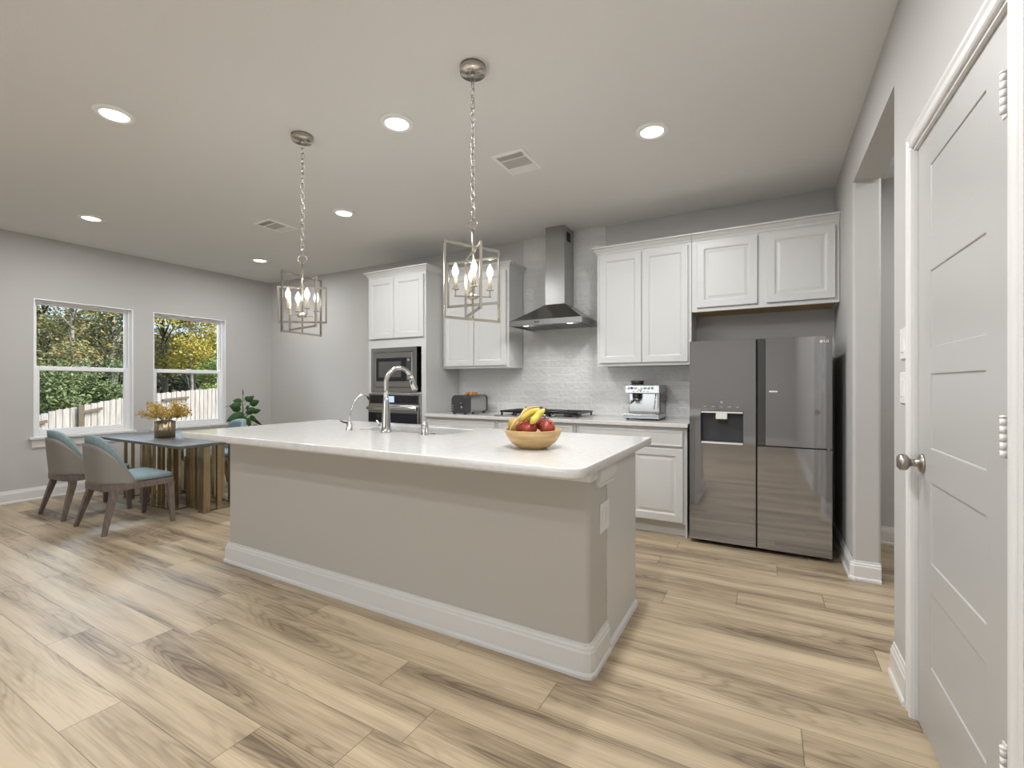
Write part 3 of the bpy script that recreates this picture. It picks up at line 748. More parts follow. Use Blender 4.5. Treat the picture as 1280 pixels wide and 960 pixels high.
q = MB(L); q.box(-.011, rx1, ry0, ry0+.07, .765, rzt); ud = q.build('upper_right_door', 'fridge', t)
q = MB(L); q.box(-.062, rx1, ry0, ry0+.07, .032, .757); q.build('lower_right_door', 'fridge', t)
q = MB(L); q.box(-.0735, -.0615, ry0+.03, ry0+.07, .032, rzt); q.build('door_gap', 'blackm', t)
q = MB(L); q.lathe((.318, ry0-.0012, 1.487), [(.0, 0), (.0105, 0), (.0105, .001)], 24, 'Y'); q.build('logo_disc', 'white', ud)
text_mesh('logo_letters', 'LG', .024, 'white', ud, (.346-L[0], ry0-.0012-L[1], 1.487-L[2]), (PI/2, 0, 0))
q = MB(L); q.box(.010, .062, ry0-.001, ry0, 1.142, 1.152); q.build('door_badge', 'white', ud)
q = MB(L); q.box(.352, .366, ry0-.003, ry0, .752, .766, .002); q.build('hinge_cap', 'chrome', ud)

# ------------------------------------------------------------------ island
L = (-1.9, 2.2, 0); t = thing('kitchen_island', L, 'large grey-sided kitchen island with white baseboard, in the middle of the room', 'kitchen island')
ix0, ix1, iy0, iyw, iy1 = -3.185, -.636, 1.80, 2.025, 2.56
q = MB(L)
ring = rrect(ix0, ix1, iy0, iyw, (.012, .022, 0, 0))
q.loft([[Vector((x, y, z)) for x, y in ring] for z in (0, .862)], smooth=False); q.build('pony_wall', 'island', t)
q = MB(L); q.box(ix0+.014, ix1-.014, iyw, iyw+.012, .0, .862); q.box(ix0+.014, ix1-.014, iyw+.012, iy1-.02, .10, .118); q.box(ix0+.014, ix1-.014, iy1-.04, iy1-.02, .118, .862); q.box(ix0+.014, ix1-.014, iy1-.11, iy1-.10, 0, .10); q.box(ix1-.014, ix1+.004, iyw, iy1-.025, .0, .862, .001); q.box(ix0-.004, ix0+.014, iyw, iy1-.025, .0, .862, .001); q.build('cabinet_body', 'cab', t)
for k in range(5):
    a = ix0+.03+.495*k
    q = MB(L); q.panel(lambda u, v, d: (u, iy1-.02+d, v), a, a+.48, .12, .84, CABL); q.build('door', 'cab', t)
q = MB(L); baseboard(q, [(ix0, iyw), (ix0, iy0), (ix1-.022, iy0), (ix1-.0065, iy0+.0065), (ix1, iy0+.022), (ix1, iyw)][::-1], h=.135, t=.018)
q.build('baseboard', 'trim', t)
q = MB(L); q.prism([(ix1+.004, iyw+.015, 0), (ix1+.022, iyw+.015, 0), (ix1+.018, iyw+.015, .016), (ix1+.004, iyw+.015, .026)], (0, iy1-iyw-.045, 0)); q.build('shoe_moulding', 'trim', t)
q = MB(L); q.box(ix0-.012, ix1+.012, iy0-.016, iyw-.15, .80, .8615, .003); q.build('front_apron', 'trim', t)
q = MB(L)
for z0_, z1_, p in ((.80, .8615, .026), (.785, .80, .020), (.770, .785, .012), (.76, .770, .018)): q.box(ix1-.01, ix1+p, iyw-.15, iyw+.075, z0_, z1_, .002)
q.build('capital_trim', 'trim', t)
oc = thing('outlet_plate', (ix1, 1.985, .615), 'white electrical outlet plate on the right end of the island', 'outlet')
q = MB((ix1, 1.985, .615)); q.box(ix1, ix1+.006, 1.925, 2.052, .55, .678, .003); q.build('plate', 'white', oc)
for yy in (1.96, 2.015):
    q = MB((ix1, 1.985, .615)); q.box(ix1+.005, ix1+.009, yy-.017, yy+.017, .582, .648, .002); q.build('socket', 'white', oc)

SX0, SX1, SY0, SY1 = -2.41, -1.665, 2.182, 2.535
top = curve_solid('island_countertop', rrect(-3.238, -.572, 1.522, 2.662, (.03, .065, .01, .01), 10), [rrect(SX0, SX1, SY0, SY1, .05)], .862, .900, .005, 'quartz', None, (-1.9, 2.1, .862))
tag(top, 'white quartz island countertop with a sink cutout and overhanging front edge', 'countertop')
L = (-2.04, 2.36, .66); t = thing('kitchen_sink', L, 'undermount stainless double-bowl sink set into the island top', 'sink')
q = MB(L)
def bowl_ring(x0, x1, y0, y1, r, z): return [Vector((x, y, z)) for x, y in rrect(x0, x1, y0, y1, r)]
xm = -2.02
for a, c in ((SX0-.004, xm-.01), (xm+.01, SX1+.004)):
    q2 = MB(L); y0_, y1_ = SY0-.004, SY1+.004
    q2.loft([bowl_ring(a-.015 if a < -2.2 else a-.008, c+.008 if a < -2.2 else c+.015, y0_-.015, y1_+.015, .05, .8610), bowl_ring(a, c, y0_, y1_, .045, .8608), bowl_ring(a+.006, c-.006, y0_+.006, y1_-.006, .045, .70), bowl_ring(a+.03, c-.03, y0_+.03, y1_-.03, .05, .672), bowl_ring((a+c)/2-.04, (a+c)/2+.04, 2.32, 2.40, .04, .668)], False, True, smooth=False)
    q2.build('basin', 'steel', t)
    q2 = MB(L); q2.lathe(((a+c)/2, 2.36, .669), [(.045, 0), (.045, .004), (.03, .005), (.0, .003)], 20); q2.build('drain', 'chrome', t)

# faucet
L = (-2.05, 2.102, .90); t = thing('kitchen_faucet', L, 'tall brushed gooseneck pull-down faucet on the island', 'faucet')
q = MB(L); q.lathe(L, [(.034, 0), (.034, .006), (.030, .012), (.027, .05), (.0215, .16), (.0175, .20), (.0165, .215)], 24)
pts = [(-2.05, 2.102, 1.10), (-2.05, 2.102, 1.17), (-2.05, 2.102, 1.215)]
cx_, R_ = 2.102+.088, .088
pts += [(-2.05+.004*k, cx_-R_*math.cos(PI*k/14*1.0), 1.215+R_*math.sin(PI*k/14)*.98) for k in range(1, 13)]
q.tube(pts, .0145, 14); q.build('spout', 'faucet', t)
e = Vector(pts[-1]); d = Vector((.012, .035, -.10)).normalized()
q = MB(L); q.tube([e-d*.004, e+d*.03, e+d*.085, e+d*.10], [.0155, .017, .020, .017], 14); hd = q.build('spray_head', 'faucet', t)
q = MB(L); q.sphere(e+d*.045+Vector((.005, -.017, -.002)), .006, .005, .014, 10, 6); q.sphere(e+d*.018+Vector((.004, -.015, -.002)), .005, .004, .006, 10, 6); q.build('spray_button', 'blackm', hd)
q = MB(L); q.lathe((-2.05, 2.102, .945), [(.0, -.05), (.015, -.05), (.017, -.042), (.017, 0)], 16, 'X'); q.tube([(-2.092, 2.102, .945), (-2.108, 2.098, .952), (-2.118, 2.093, .975)], [.008, .0075, .005], 10); q.build('handle', 'faucet', t)
L = (-2.365, 2.096, .90); t = thing('filter_faucet', L, 'slim curved water filter faucet left of the kitchen faucet', 'faucet')
q = MB(L); q.lathe(L, [(.022, 0), (.022, .004), (.019, .008), (.019, .042), (.012, .048), (.009, .06)], 20)
pts = [(-2.365, 2.096, .955), (-2.362, 2.10, 1.0), (-2.357, 2.12, 1.06), (-2.352, 2.145, 1.105), (-2.348, 2.175, 1.127), (-2.344, 2.205, 1.128), (-2.341, 2.228, 1.115), (-2.340, 2.240, 1.10)]
q.tube(pts, .0055, 10); q.build('spout', 'faucet', t)
q = MB(L); q.tube([(-2.384, 2.096, .948), (-2.41, 2.088, .952), (-2.432, 2.08, .962)], [.006, .006, .004], 8); q.build('handle', 'blackm', t)
q = MB(L); q.tube([(-2.341, 2.226, 1.117), (-2.3395, 2.243, 1.095)], .0075, 10); q.build('nozzle_tip', 'blackm', t)
L = (-1.761, 2.12, .90); t = thing('soap_dispenser', L, 'short steel cylinder air switch right of the kitchen faucet', 'soap dispenser')
q = MB(L); q.lathe(L, [(.024, 0), (.024, .003), (.021, .006), (.0205, .058), (.018, .062)], 20); q.build('base', 'chrome', t)
q = MB(L); q.lathe((L[0], L[1], .962), [(.0175, 0), (.0175, .012), (.014, .016), (.0, .017)], 20); q.build('cap', 'faucet', t)

# ------------------------------------------------------------------ fruit bowl
bc = (-.965, 1.945, .90); b = MB(bc)
b.lathe(bc, [(.0, .0), (.062, 0), (.070, .004), (.104, .027), (.126, .057), (.136, .086), (.133, .089), (.129, .086), (.118, .058), (.094, .034), (.06, .014), (.0, .012)], 40)
tag(b.build('fruit_bowl', 'bowl'), 'round wooden bowl full of fruit on the island countertop', 'bowl')
def apple(c, r, m, label, tilt=(0, 0), grp='red apples in the bowl', name='apple', cat='apple'):
    q = MB(c)
    def fn(p):
        k = 1-.18*max(0, p.z)**6-.10*max(0, -p.z)**6
        return Vector((p.x*(1+.06*p.z), p.y*(1+.06*p.z), p.z*.92*k))
    q.sphere(c, r, r, r, 20, 14, Matrix.Rotation(tilt[0], 3, 'X') @ Matrix.Rotation(tilt[1], 3, 'Y'), fn)
    o = q.build(name, m); tag(o, label, cat, grp)
    Rm = Matrix.Rotation(tilt[0], 3, 'X') @ Matrix.Rotation(tilt[1], 3, 'Y'); u = Rm @ Vector((0, 0, 1))
    s_ = MB(c); C_ = Vector(c); s_.tube([C_+u*r*.70, C_+u*r*.95, C_+u*r*1.1+Vector((.003, 0, 0))], [.002, .0016, .0022], 6); s_.build('stalk', 'stalk', o)
    return o
bx, by, bz = bc
apple((bx+.012, by-.062, bz+.098), .037, 'apple', 'red apple at the front centre of the fruit bowl', (.5, .2))
apple((bx-.036, by-.038, bz+.100), .036, 'apple', 'dark red apple left of the front centre apple', (.3, -.4))
apple((bx+.078, by-.012, bz+.098), .037, 'apple', 'dark red apple at the right side of the fruit bowl', (.2, .7))
apple((bx+.040, by+.062, bz+.104), .038, 'applew', 'orange peach at the back right of the fruit bowl', (-.3, .2), 'peaches in the bowl', 'peach', 'peach')
apple((bx-.045, by+.058, bz+.104), .036, 'apple', 'red apple at the back left of the bowl beside the pear', (-.4, -.2))
q = MB((bx-.088, by-.005, bz+.10)); q.sphere((bx-.088, by-.005, bz+.100), .044, .036, .034, 20, 12, Matrix.Rotation(.5, 3, 'Y'), lambda p: Vector((p.x*(1+.1*p.z), p.y, p.z)))
apple((bx+.050, by+.005, bz+.112), .036, 'apple', 'red apple at the middle of the fruit bowl under the bananas', (.1, .3))
mo = q.build('mango', 'mango'); tag(mo, 'orange and green mango at the left rim of the fruit bowl', 'mango')
q = MB((bx-.052, by+.03, bz+.14)); q.lathe((bx-.052, by+.025, bz+.118), [(.0, 0), (.018, .002), (.028, .014), (.029, .026), (.022, .042), (.014, .054), (.010, .062), (.0, .066)], 18); pe = q.build('pear', 'pear'); tag(pe, 'pale green pear standing at the back left of the fruit bowl', 'pear')
q = MB((bx-.052, by+.03, bz+.14)); q.tube([(bx-.052, by+.025, bz+.182), (bx-.050, by+.025, bz+.194)], .0018, 6); q.build('stalk', 'stalk', pe)
def banana(pts, rmax, m, label):
    # resample by Catmull-like subdivision
    P = [Vector(p) for p in pts]; Q = []
    for i in range(len(P)-1):
        p0, p1, p2, p3 = P[max(i-1, 0)], P[i], P[i+1], P[min(i+2, len(P)-1)]
        for k in range(6):
            s_ = k/6; Q.append(.5*((2*p1)+(p2-p0)*s_+(2*p0-5*p1+4*p2-p3)*s_*s_+(3*p1-p0-3*p2+p3)*s_**3))
    Q.append(P[-1]); n = len(Q)
    rr = [rmax*min(1, .28+2.6*min(i/(n-1), 1-i/(n-1))) for i in range(n)]
    q = MB(Q[n//2]); q.tube(Q, rr, 7, smooth=True); o = q.build('banana', m); tag(o, label, 'banana', 'bananas in the fruit bowl')
    q = MB(Q[n//2]); q.tube([Q[-2], Q[-1], Q[-1]+(Q[-1]-Q[-3]).normalized()*.012], [rr[-2]*.9, .0045, .004], 7); q.build('stem', 'stalk', o)
    return o
hub = Vector((bx+.052, by-.035, bz+.182))
banana([(bx-.032, by-.078, bz+.128), (bx-.008, by-.074, bz+.152), (bx+.022, by-.058, bz+.172), hub], .0165, 'banana', 'plump yellow banana lying leftmost across the top of the fruit')
banana([(bx+.035, by-.098, bz+.122), (bx+.050, by-.088, bz+.140), (bx+.062, by-.060, bz+.166), hub+Vector((.022, .004, 0))], .0165, 'banana', 'yellow banana pointing its blunt end at the front right')
banana([(bx-.066, by-.108, bz+.086), (bx-.048, by-.104, bz+.118), (bx-.018, by-.085, bz+.156), (bx+.018, by-.062, bz+.192), hub+Vector((-.002, .010, .010))], .0065, 'banana_tan', 'slim tan banana arching over the front rim of the bowl')

# ------------------------------------------------------------------ pendants
def pendant(loc, rz, label):
    t = thing('pendant_lantern', loc, label, 'pendant light', 'pendant lanterns over the island', rz)
    q = MB(); q.lathe((0, 0, 0), [(.0, -.032), (.061, -.032), (.064, -.028), (.064, 0)], 36); q.lathe((0, 0, -.05), [(.004, 0), (.010, .004), (.012, .02)], 12); q.build('canopy', 'nickel', t)
    q = MB(); zt_, zb_ = -.045, -.74; n = 22; st = (zt_-zb_)/n
    for k in range(n):
        R2 = Matrix.Rotation(PI/2 if k % 2 else 0, 3, 'Z') @ Matrix.Rotation(PI/2, 3, 'X')
        q.torus((0, 0, zt_-st*(k+.5)), .0215, .0024, R2, 16, 6, .52)
    q.build('chain', 'pewter', t)
    q = MB(); q.torus((0, 0, -.765), .026, .0026, Matrix.Rotation(PI/2, 3, 'X'), 20, 6); q.build('hanging_ring', 'nickel', t)
    q = MB(); q.tube([(0, 0, -.788), (0, 0, -1.222)], .0055, 10); q.lathe((0, 0, -1.235), [(.0, 0), (.008, .003), (.009, .012), (.006, .016)], 12); q.build('rod', 'nickel', t)
    # three interlocked rectangular frames in local axes (camera right/forward measured, converted to world)
    cr, sr = math.cos(math.radians(29)), math.sin(math.radians(29))
    for a, c, z0_, z1_ in ((.124, .086, -1.226, -.871), (.050, -.160, -1.192, -.900), (.128, -.060, -1.156, -.942)):
        v = Vector((a*cr-c*sr, a*sr+c*cr, 0)); q = MB(); w = .0115
        up = v.normalized()
        for sg in (-1, 1): q.bar(v*sg+Vector((0, 0, z0_-w/2)), v*sg+Vector((0, 0, z1_+w/2)), w, .008, up=up)
        for z_ in (z0_, z1_): q.bar(-v+Vector((0, 0, z_)), v+Vector((0, 0, z_)), .008, w)
        q.build('frame', 'nickel', t)
    q = MB(); q.lathe((0, 0, -1.128), [(.0, 0), (.024, .002), (.026, .012), (.016, .022), (.009, .03)], 20); hb = q.build('hub', 'nickel', t)
    for k in range(4):
        a = math.radians(38+90*k); v = Vector((math.cos(a), math.sin(a), 0)); p = v*.084
        q = MB(); q.bar(v*.02+Vector((0, 0, -1.115)), p+v*.006+Vector((0, 0, -1.115)), .006, .006); q.bar(p+Vector((0, 0, -1.118)), p+Vector((0, 0, -1.085)), .005, .005); q.lathe(p+Vector((0, 0, -1.085)), [(.004, 0), (.018, .002), (.0185, .006), (.012, .007)], 16)
        ar = q.build('candle_arm', 'nickel', t)
        q = MB(); q.lathe(p+Vector((0, 0, -1.079)), [(.0095, 0), (.0095, .055), (.007, .057)], 14); q.build('candle_sleeve', 'candle', ar)
        q = MB(); q.lathe(p+Vector((0, 0, -1.023)), [(.006, 0), (.0075, .004), (.0145, .018), (.0155, .028), (.012, .044), (.006, .058), (.001, .068)], 16); q.build('bulb', 'bulb', ar)
    return t
pendant((-1.253, 1.867, H), 0, 'four-candle geometric pendant lantern hanging over the right half of the island')
pendant((-2.526, 1.872, H), math.radians(33), 'four-candle geometric pendant lantern hanging over the left half of the island')
for px, rz in ((-1.253, 0), (-2.526, math.radians(33))):
    for k in range(4):
        a = math.radians(38+90*k)+rz
        lamp('bulb_light', 'POINT', (px+.084*math.cos(a), 1.87+.084*math.sin(a), H-.995), BULB_W, BULB_C, radius=.016)

# ------------------------------------------------------------------ ceiling lights, vents
def can(loc, label):
    t = thing('recessed_light', loc, label, 'ceiling light', 'round recessed ceiling lights')
    q = MB(); q.lathe((0, 0, 0), [(.098, 0), (.098, -.006), (.092, -.011), (.070, -.014), (.066, -.006), (.0, -.006)], 40); q.build('trim_ring', 'vent', t)
    q = MB(); q.lathe((0, 0, 0), [(.0, -.0065), (.066, -.0065), (.065, -.0105), (.05, -.012), (.0, -.0125)], 40); q.build('lens', 'lens', t)
    return t
CANS = [((-3.253, 1.198), 'large round recessed ceiling light nearest the upper left corner'),
        ((-1.908, 2.044), 'round recessed ceiling light between the two pendant lanterns'),
        ((-.613, 2.860), 'round recessed ceiling light nearest the refrigerator side'),
        ((-5.474, 1.842), 'small round recessed ceiling light above the left window'),
        ((-3.324, 2.886), 'round recessed ceiling light behind the left pendant lantern, before the oven tower'),
        ((-5.512, 3.488), 'farthest recessed ceiling light, near the back left corner of the room')]
c0 = can((*CANS[0][0], H), CANS[0][1])
for (x, y), lab in CANS[1:]: dup(c0, (x, y, H), None, lab)
for (x, y) in [c[0] for c in CANS]+[(-1.9, -.6), (-.4, -1.2), (-3.6, -1.2), (-5.4, -.4), (1.35, 3.3), (-.58, 1.10)]:  # the second list holds unseen fill lights added to brighten room and hall
    lamp('can_light', 'AREA', (x, y, H-.022), CAN_W*{(-.58, 1.10): 1.8, (-.613, 2.860): 1.25, (-.4, -1.2): 1.3, (-3.6, -1.2): .35, (-5.4, -.4): .3, (-3.253, 1.198): .58}.get((x, y), 1), CAN_C, size=.12)
for x, y, lab in ((-1.9, -.6, 'added recessed fill light behind the camera, in front of the added rear window'), (-.4, -1.2, 'added recessed fill light behind the camera by the door wall'), (-3.6, -1.2, 'added recessed fill light behind the camera on the left'), (-5.4, -.4, 'added recessed fill light behind the camera near the window wall'), (-.58, 1.10, 'added recessed fill light overhead, out of view, between the pantry door and the near end of the island'), (1.35, 3.3, 'added recessed fill light, out of view in the hallway beyond the opening')):
    dup(c0, (x, y, H), None, lab)  # out-of-view fixtures added to go with the fill lights
def vent(loc, rz, sx, sy, label):
    t = thing('ceiling_vent', loc, label, 'air vent', 'white ceiling vents', rz)
    q = MB(); a, c = sx/2, sy/2
    f = lambda u, v, d: (u, v, -d)
    q.panel(f, -a, a, -c, c, [(0, 0), (0, .006), (.004, .010), (.026, .010), (.028, .004)], fill=False); q.build('frame', 'vent', t)
    q = MB(); q.box(-a+.02, a-.02, -c+.02, c-.02, -.002, -.0005); q.build('backing', 'dark', t)
    # louvres in three banks, each tilted its own way
    y_ = -c+.045; k = 0
    banks = ((-c+.03, -c+.082, 1.0), (-c+.095, c-.10, -.25), (c-.092, c-.03, -.9))
    for y0_, y1_, tl in banks:
        q = MB()
        n = max(2, int((y1_-y0_)/.013))
        for i in range(n):
            yy = y0_+(i+.5)*(y1_-y0_)/n
            q.box(-a+.027, a-.027, yy-.0065, yy+.0065, -.0075, -.0060, rot=Matrix.Rotation(tl, 3, 'X'))
        q.build('louvre_bank', 'louvre' if tl == -.25 else 'vent', t)
    for yy in (-c+.0885, c-.096): q = MB(); q.box(-a+.027, a-.027, yy-.006, yy+.006, -.010, -.004); q.build('crossbar', 'vent', t)
    return t
vent((-1.517, 2.812, H), 0, .245, .305, 'white square ceiling vent right of the nearer pendant lantern')
vent((-4.182, 2.805, H), 0, .245, .305, 'white square ceiling vent left of the farther pendant lantern')

# ------------------------------------------------------------------ dining set
def make_chair(label):
    t = thing('dining_chair', (0, 0, 0), label, 'chair', 'teal and greige dining chairs')
    a, bk = .245, .255
    def plan(th, off=0):                      # th 0 at the back centre, +-90 deg at the sides
        s_, c_ = math.sin(th), math.cos(th); p = .72
        x = (a+off)*math.copysign(abs(s_)**p, s_); y = -(bk+off)*math.copysign(abs(c_)**p, c_)
        return x, y
    q = MB(); ring = rrect(-.25, .25, -.245, .245, (.13, .13, .03, .03), 8)
    q.loft([[Vector((x, y, z)) for x, y in ring] for z in (.335, .345, .385)], smooth=False); q.build('seat_frame', 'walnut', t)
    q = MB(); rr = []
    for ins, z in ((.02, .385), (.008, .392), (.006, .410), (.012, .423), (.035, .432), (.10, .436)):
        rr.append([Vector((x*(1-ins/.25), y*(1-ins/.25)+.004, z)) for x, y in rrect(-.243, .243, -.20, .24, (.12, .12, .04, .04), 8)])
    q.loft(rr, smooth=True); q.build('seat_cushion', 'teal', t)
    N_ = 28; TH = math.radians(86)
    def top(th, k=0):
        u = abs(th)/TH; return .385+.335*max(0, 1-u**2.5)**.9+k*max(0, 1-u**3)
    def shell(off0, off1, zb, k, lean, kk):
        q = MB(); O = []
        for i in range(N_+1):
            th = -TH+2*TH*i/N_; zt_ = top(th, k); col = []
            for j in range(9):
                s_ = j/8; z = zb+(max(zt_, zb+.006)-zb)*s_
                hgt = (z-.385)
                for_off = off0+.012*math.sin(min(1, hgt/.37)*PI*.5)*max(0, math.cos(th))
                x, y = plan(th, for_off); col.append((x*(1-.30*hgt), y-lean*hgt, z))
            inner = []
            for j in range(8, -1, -1):
                s_ = j/8; z = zb+(max(zt_, zb+.006)-zb)*s_-(.004 if j == 8 else 0)
                hgt = (z-.385); for_off = off1+.012*math.sin(min(1, hgt/.37)*PI*.5)*max(0, math.cos(th))
                x, y = plan(th, for_off); inner.append((x*(1-.30*hgt), y-lean*hgt, z))
            O.append([Vector(p) for p in col+inner])
        q.loft(O, smooth=True); return q
    shell(.004, -.014, .375, 0, .05, 0).build('back_shell', 'shell', t)
    shell(-.010, -.055, .40, .062, .05, 0).build('back_cushion', 'teal', t)
    for x, y, bx_, by_ in ((-.215, -.185, -.268, -.262), (.215, -.185, .262, -.262), (-.225, .215, -.262, .218), (.225, .215, .262, .218)):
        q = MB(); R = []
        for (px_, py_, z, w) in ((x, y, .345, .052), (x*.995+bx_*.005, y, .30, .046), (bx_, by_, 0, .028)):
            R.append([Vector((px_+sx*w/2, py_+sy*w/2, z)) for sx, sy in ((-1, -1), (1, -1), (1, 1), (-1, 1))])
        q.loft(R[::-1], smooth=False); q.build('leg', 'walnut', t)
    return t
ch = make_chair('teal and greige dining chair farthest left, nearest the left window')
ch.location = (-5.64, 1.88, 0)
dup(ch, (-4.825, 1.875, 0), 0, 'teal and greige dining chair in front of the table, nearest the island')
dup(ch, (-5.53, 3.0, 0), PI, 'teal and greige dining chair on the far side of the table, before the plant')

L = (-5.285, 2.47, 0); t = thing('dining_table', L, 'dark grey dining table on a base of upright brass slats by the windows', 'table')
q = MB(L); q.box(-6.12, -4.45, 2.09, 2.86, .634, .66, .004); q.build('tabletop', 'tabletop', t)
q = MB(L); q.box(-5.95, -4.58, 2.25, 2.74, .618, .634); q.build('sub_frame', 'walnut', t)
rails = [(-5.93, 2.26, -5.93, 2.72), (-5.6, 2.26, -5.6, 2.72), (-4.93, 2.26, -4.93, 2.72), (-4.60, 2.36, -4.60, 2.72), (-5.93, 2.72, -4.60, 2.72), (-5.6, 2.26, -4.93, 2.26)]
for x0_, y0_, x1_, y1_ in rails:
    q = MB(L); q.bar((x0_, y0_, .006), (x1_, y1_, .006), .02, .012); q.build('floor_rail', 'brass', t)
slats = [(-5.93, 2.28, .010, .03), (-5.774, 2.28, .014, .03), (-5.56, 2.28, .055, .03), (-5.46, 2.28, .02, .03), (-5.34, 2.28, .034, .03), (-5.228, 2.28, .014, .03), (-5.15, 2.28, .014, .03), (-5.03, 2.28, .03, .04), (-4.926, 2.28, .03, .05),
         (-4.93, 2.40, .05, .03), (-4.86, 2.40, .02, .03), (-4.773, 2.40, .045, .03), (-4.66, 2.40, .022, .05), (-4.60, 2.37, .10, .06), (-4.60, 2.50, .03, .04), (-4.60, 2.62, .03, .04),
         (-4.60, 2.70, .03, .03), (-4.75, 2.70, .05, .03), (-4.9, 2.70, .03, .03), (-5.05, 2.70, .05, .03), (-5.2, 2.70, .03, .03), (-5.37, 2.70, .045, .03), (-5.52, 2.70, .03, .03), (-5.7, 2.70, .04, .03), (-5.93, 2.70, .03, .03), (-5.93, 2.5, .03, .04)]
for x, y, wx, wy in slats:
    q = MB(L); q.box(x-wx/2, x+wx/2, y-wy/2, y+wy/2, .0, .62, .002); q.build('slat', 'brass', t)

L = (-5.32, 2.37, .66); t = thing('vase', L, 'fluted brass vase standing on the dining table', 'vase')
q = MB(L); n = 96; rings = []
for r_, z in ((.0, .66), (.075, .66), (.082, .664), (.084, .74), (.085, .828), (.080, .830), (.076, .822), (.074, .72), (.0, .72)):
    rings.append([Vector((L[0]+max(r_, 1e-4)*(1+(.055*abs(math.sin(8*2*PI*i/n)) if r_ > .078 else 0))*math.cos(2*PI*i/n), L[1]+max(r_, 1e-4)*(1+(.055*abs(math.sin(8*2*PI*i/n)) if r_ > .078 else 0))*math.sin(2*PI*i/n), z)) for i in range(n)])
q.loft(rings, smooth=True); q.build('body', 'brass', t)
# dried flowers
L = (-5.32, 2.37, .74); t = thing('dried_flowers', L, 'bunch of dried yellow flowers standing in the brass vase', 'flowers')
rng = random.Random(3); q = MB(L); V = []; F = []
for k in range(70):
    a = rng.uniform(0, 2*PI); el = rng.uniform(.12, 1.2); ln = rng.uniform(.15, .24)
    d = Vector((math.cos(a)*math.cos(el), math.sin(a)*math.cos(el), math.sin(el)*.85)); base = Vector((L[0]+.02*math.cos(a), L[1]+.02*math.sin(a), .79))
    p1 = base+Vector((d.x*.3, d.y*.3, .5))*.12; p2 = base+d*ln+Vector((0, 0, .05))
    if k < 40: q.tube([(L[0]+.01*math.cos(a), L[1]+.01*math.sin(a), .74), base, p1, p2], .0016, 5)
    for j in range(34):
        s_ = rng.uniform(.45, 1.03); c = p1.lerp(p2, s_)+Vector((rng.gauss(0, .011), rng.gauss(0, .011), rng.gauss(0, .010)))
        u = Vector((rng.gauss(0, 1), rng.gauss(0, 1), rng.gauss(0, 1))).normalized(); w = u.cross(Vector((rng.gauss(0, 1), rng.gauss(0, 1), .3))).normalized(); r_ = rng.uniform(.004, .009)
        i0 = len(V); V += [c-Vector(L)-u*r_*1.6, c-Vector(L)+w*r_, c-Vector(L)+u*r_*1.6, c-Vector(L)-w*r_]; F.append((i0, i0+1, i0+2, i0+3))
q.build('stems', 'stem', t)
raw_mesh('blossoms', V, F, 'flower', t)['kind'] = 'stuff'

# plant in the corner
L = (-6.15, 3.60, 0); t = thing('potted_plant', L, 'leafy dark green potted plant in the corner beside the right window', 'plant')
q = MB(L); q.lathe(L, [(.0, 0), (.11, 0), (.12, .01), (.15, .28), (.155, .29), (.145, .30), (.138, .28), (.0, .27)], 32); q.build('pot', 'pot', t)
q = MB(L); q.lathe((L[0], L[1], .265), [(.0, 0), (.137, 0), (.13, .012), (.0, .016)], 24); q.build('soil', 'soil', t)
# leaves: offset to the side, height, direction angle, length, width, depth offset, tilt (metres, degrees)
leaves = [(.045, 1.045, 88, .09, .022, 0, 60), (.036, .965, 170, .105, .075, .02, 10), (.09, .97, 40, .11, .07, .03, 0), (.0, .86, 160, .10, .07, .05, 0), (.11, .86, -10, .11, .075, .05, 0), (.03, .79, -70, .14, .09, .08, 10), (.12, .75, -110, .13, .08, .07, 0), (.075, 1.03, -40, .13, .075, -.02, 15), (.13, 1.02, 10, .05, .03, 0, 30),
          (.125, .93, 20, .12, .095, .03, 10), (.03, .93, 190, .14, .085, .05, 5), (-.045, .925, 187, .13, .016, 0, 70), (.02, .885, 205, .10, .07, .04, 0), (.10, .915, -80, .10, .05, -.03, 30),
          (.075, .815, 15, .13, .075, .04, 5), (.15, .82, 15, .11, .07, 0, -10), (.06, .81, 205, .22, .115, .07, 5), (.14, .78, -60, .11, .065, .03, 20), (.06, .74, 240, .14, .09, .06, 0),
          (.17, .74, -50, .14, .05, 0, 40), (.10, .72, -90, .14, .08, .05, 0), (-.02, .70, 215, .16, .10, .05, 0), (.05, .64, 260, .17, .11, .04, 10), (.15, .64, -40, .16, .10, 0, 0), (.0, .58, 190, .17, .10, 0, -10), (.10, .54, -20, .17, .10, .04, -10)]
VR = Vector((.5075, .8616, 0)); VT = Vector((.8616, -.5075, 0))
q = MB(L); q.tube([(L[0], L[1], .26), (L[0]+.01, L[1]+.01, .6), Vector((L[0], L[1], .85))+VR*.05, Vector((L[0], L[1], 1.05))+VR*.045], [.012, .010, .007, .003], 8)
q.tube([(L[0], L[1], .26), Vector((L[0], L[1], .6))+VR*.05, Vector((L[0], L[1], .93))+VR*.125], [.009, .007, .003], 8)
for sx, z, an, ln, wd, dp, tl in leaves:
    q.tube([Vector((L[0], L[1], z-.06))+VR*(.05+.3*(sx-.05)), Vector((L[0], L[1], z))+VR*sx+VT*dp], [.003, .002], 5)
q.build('stems', 'stem', t)
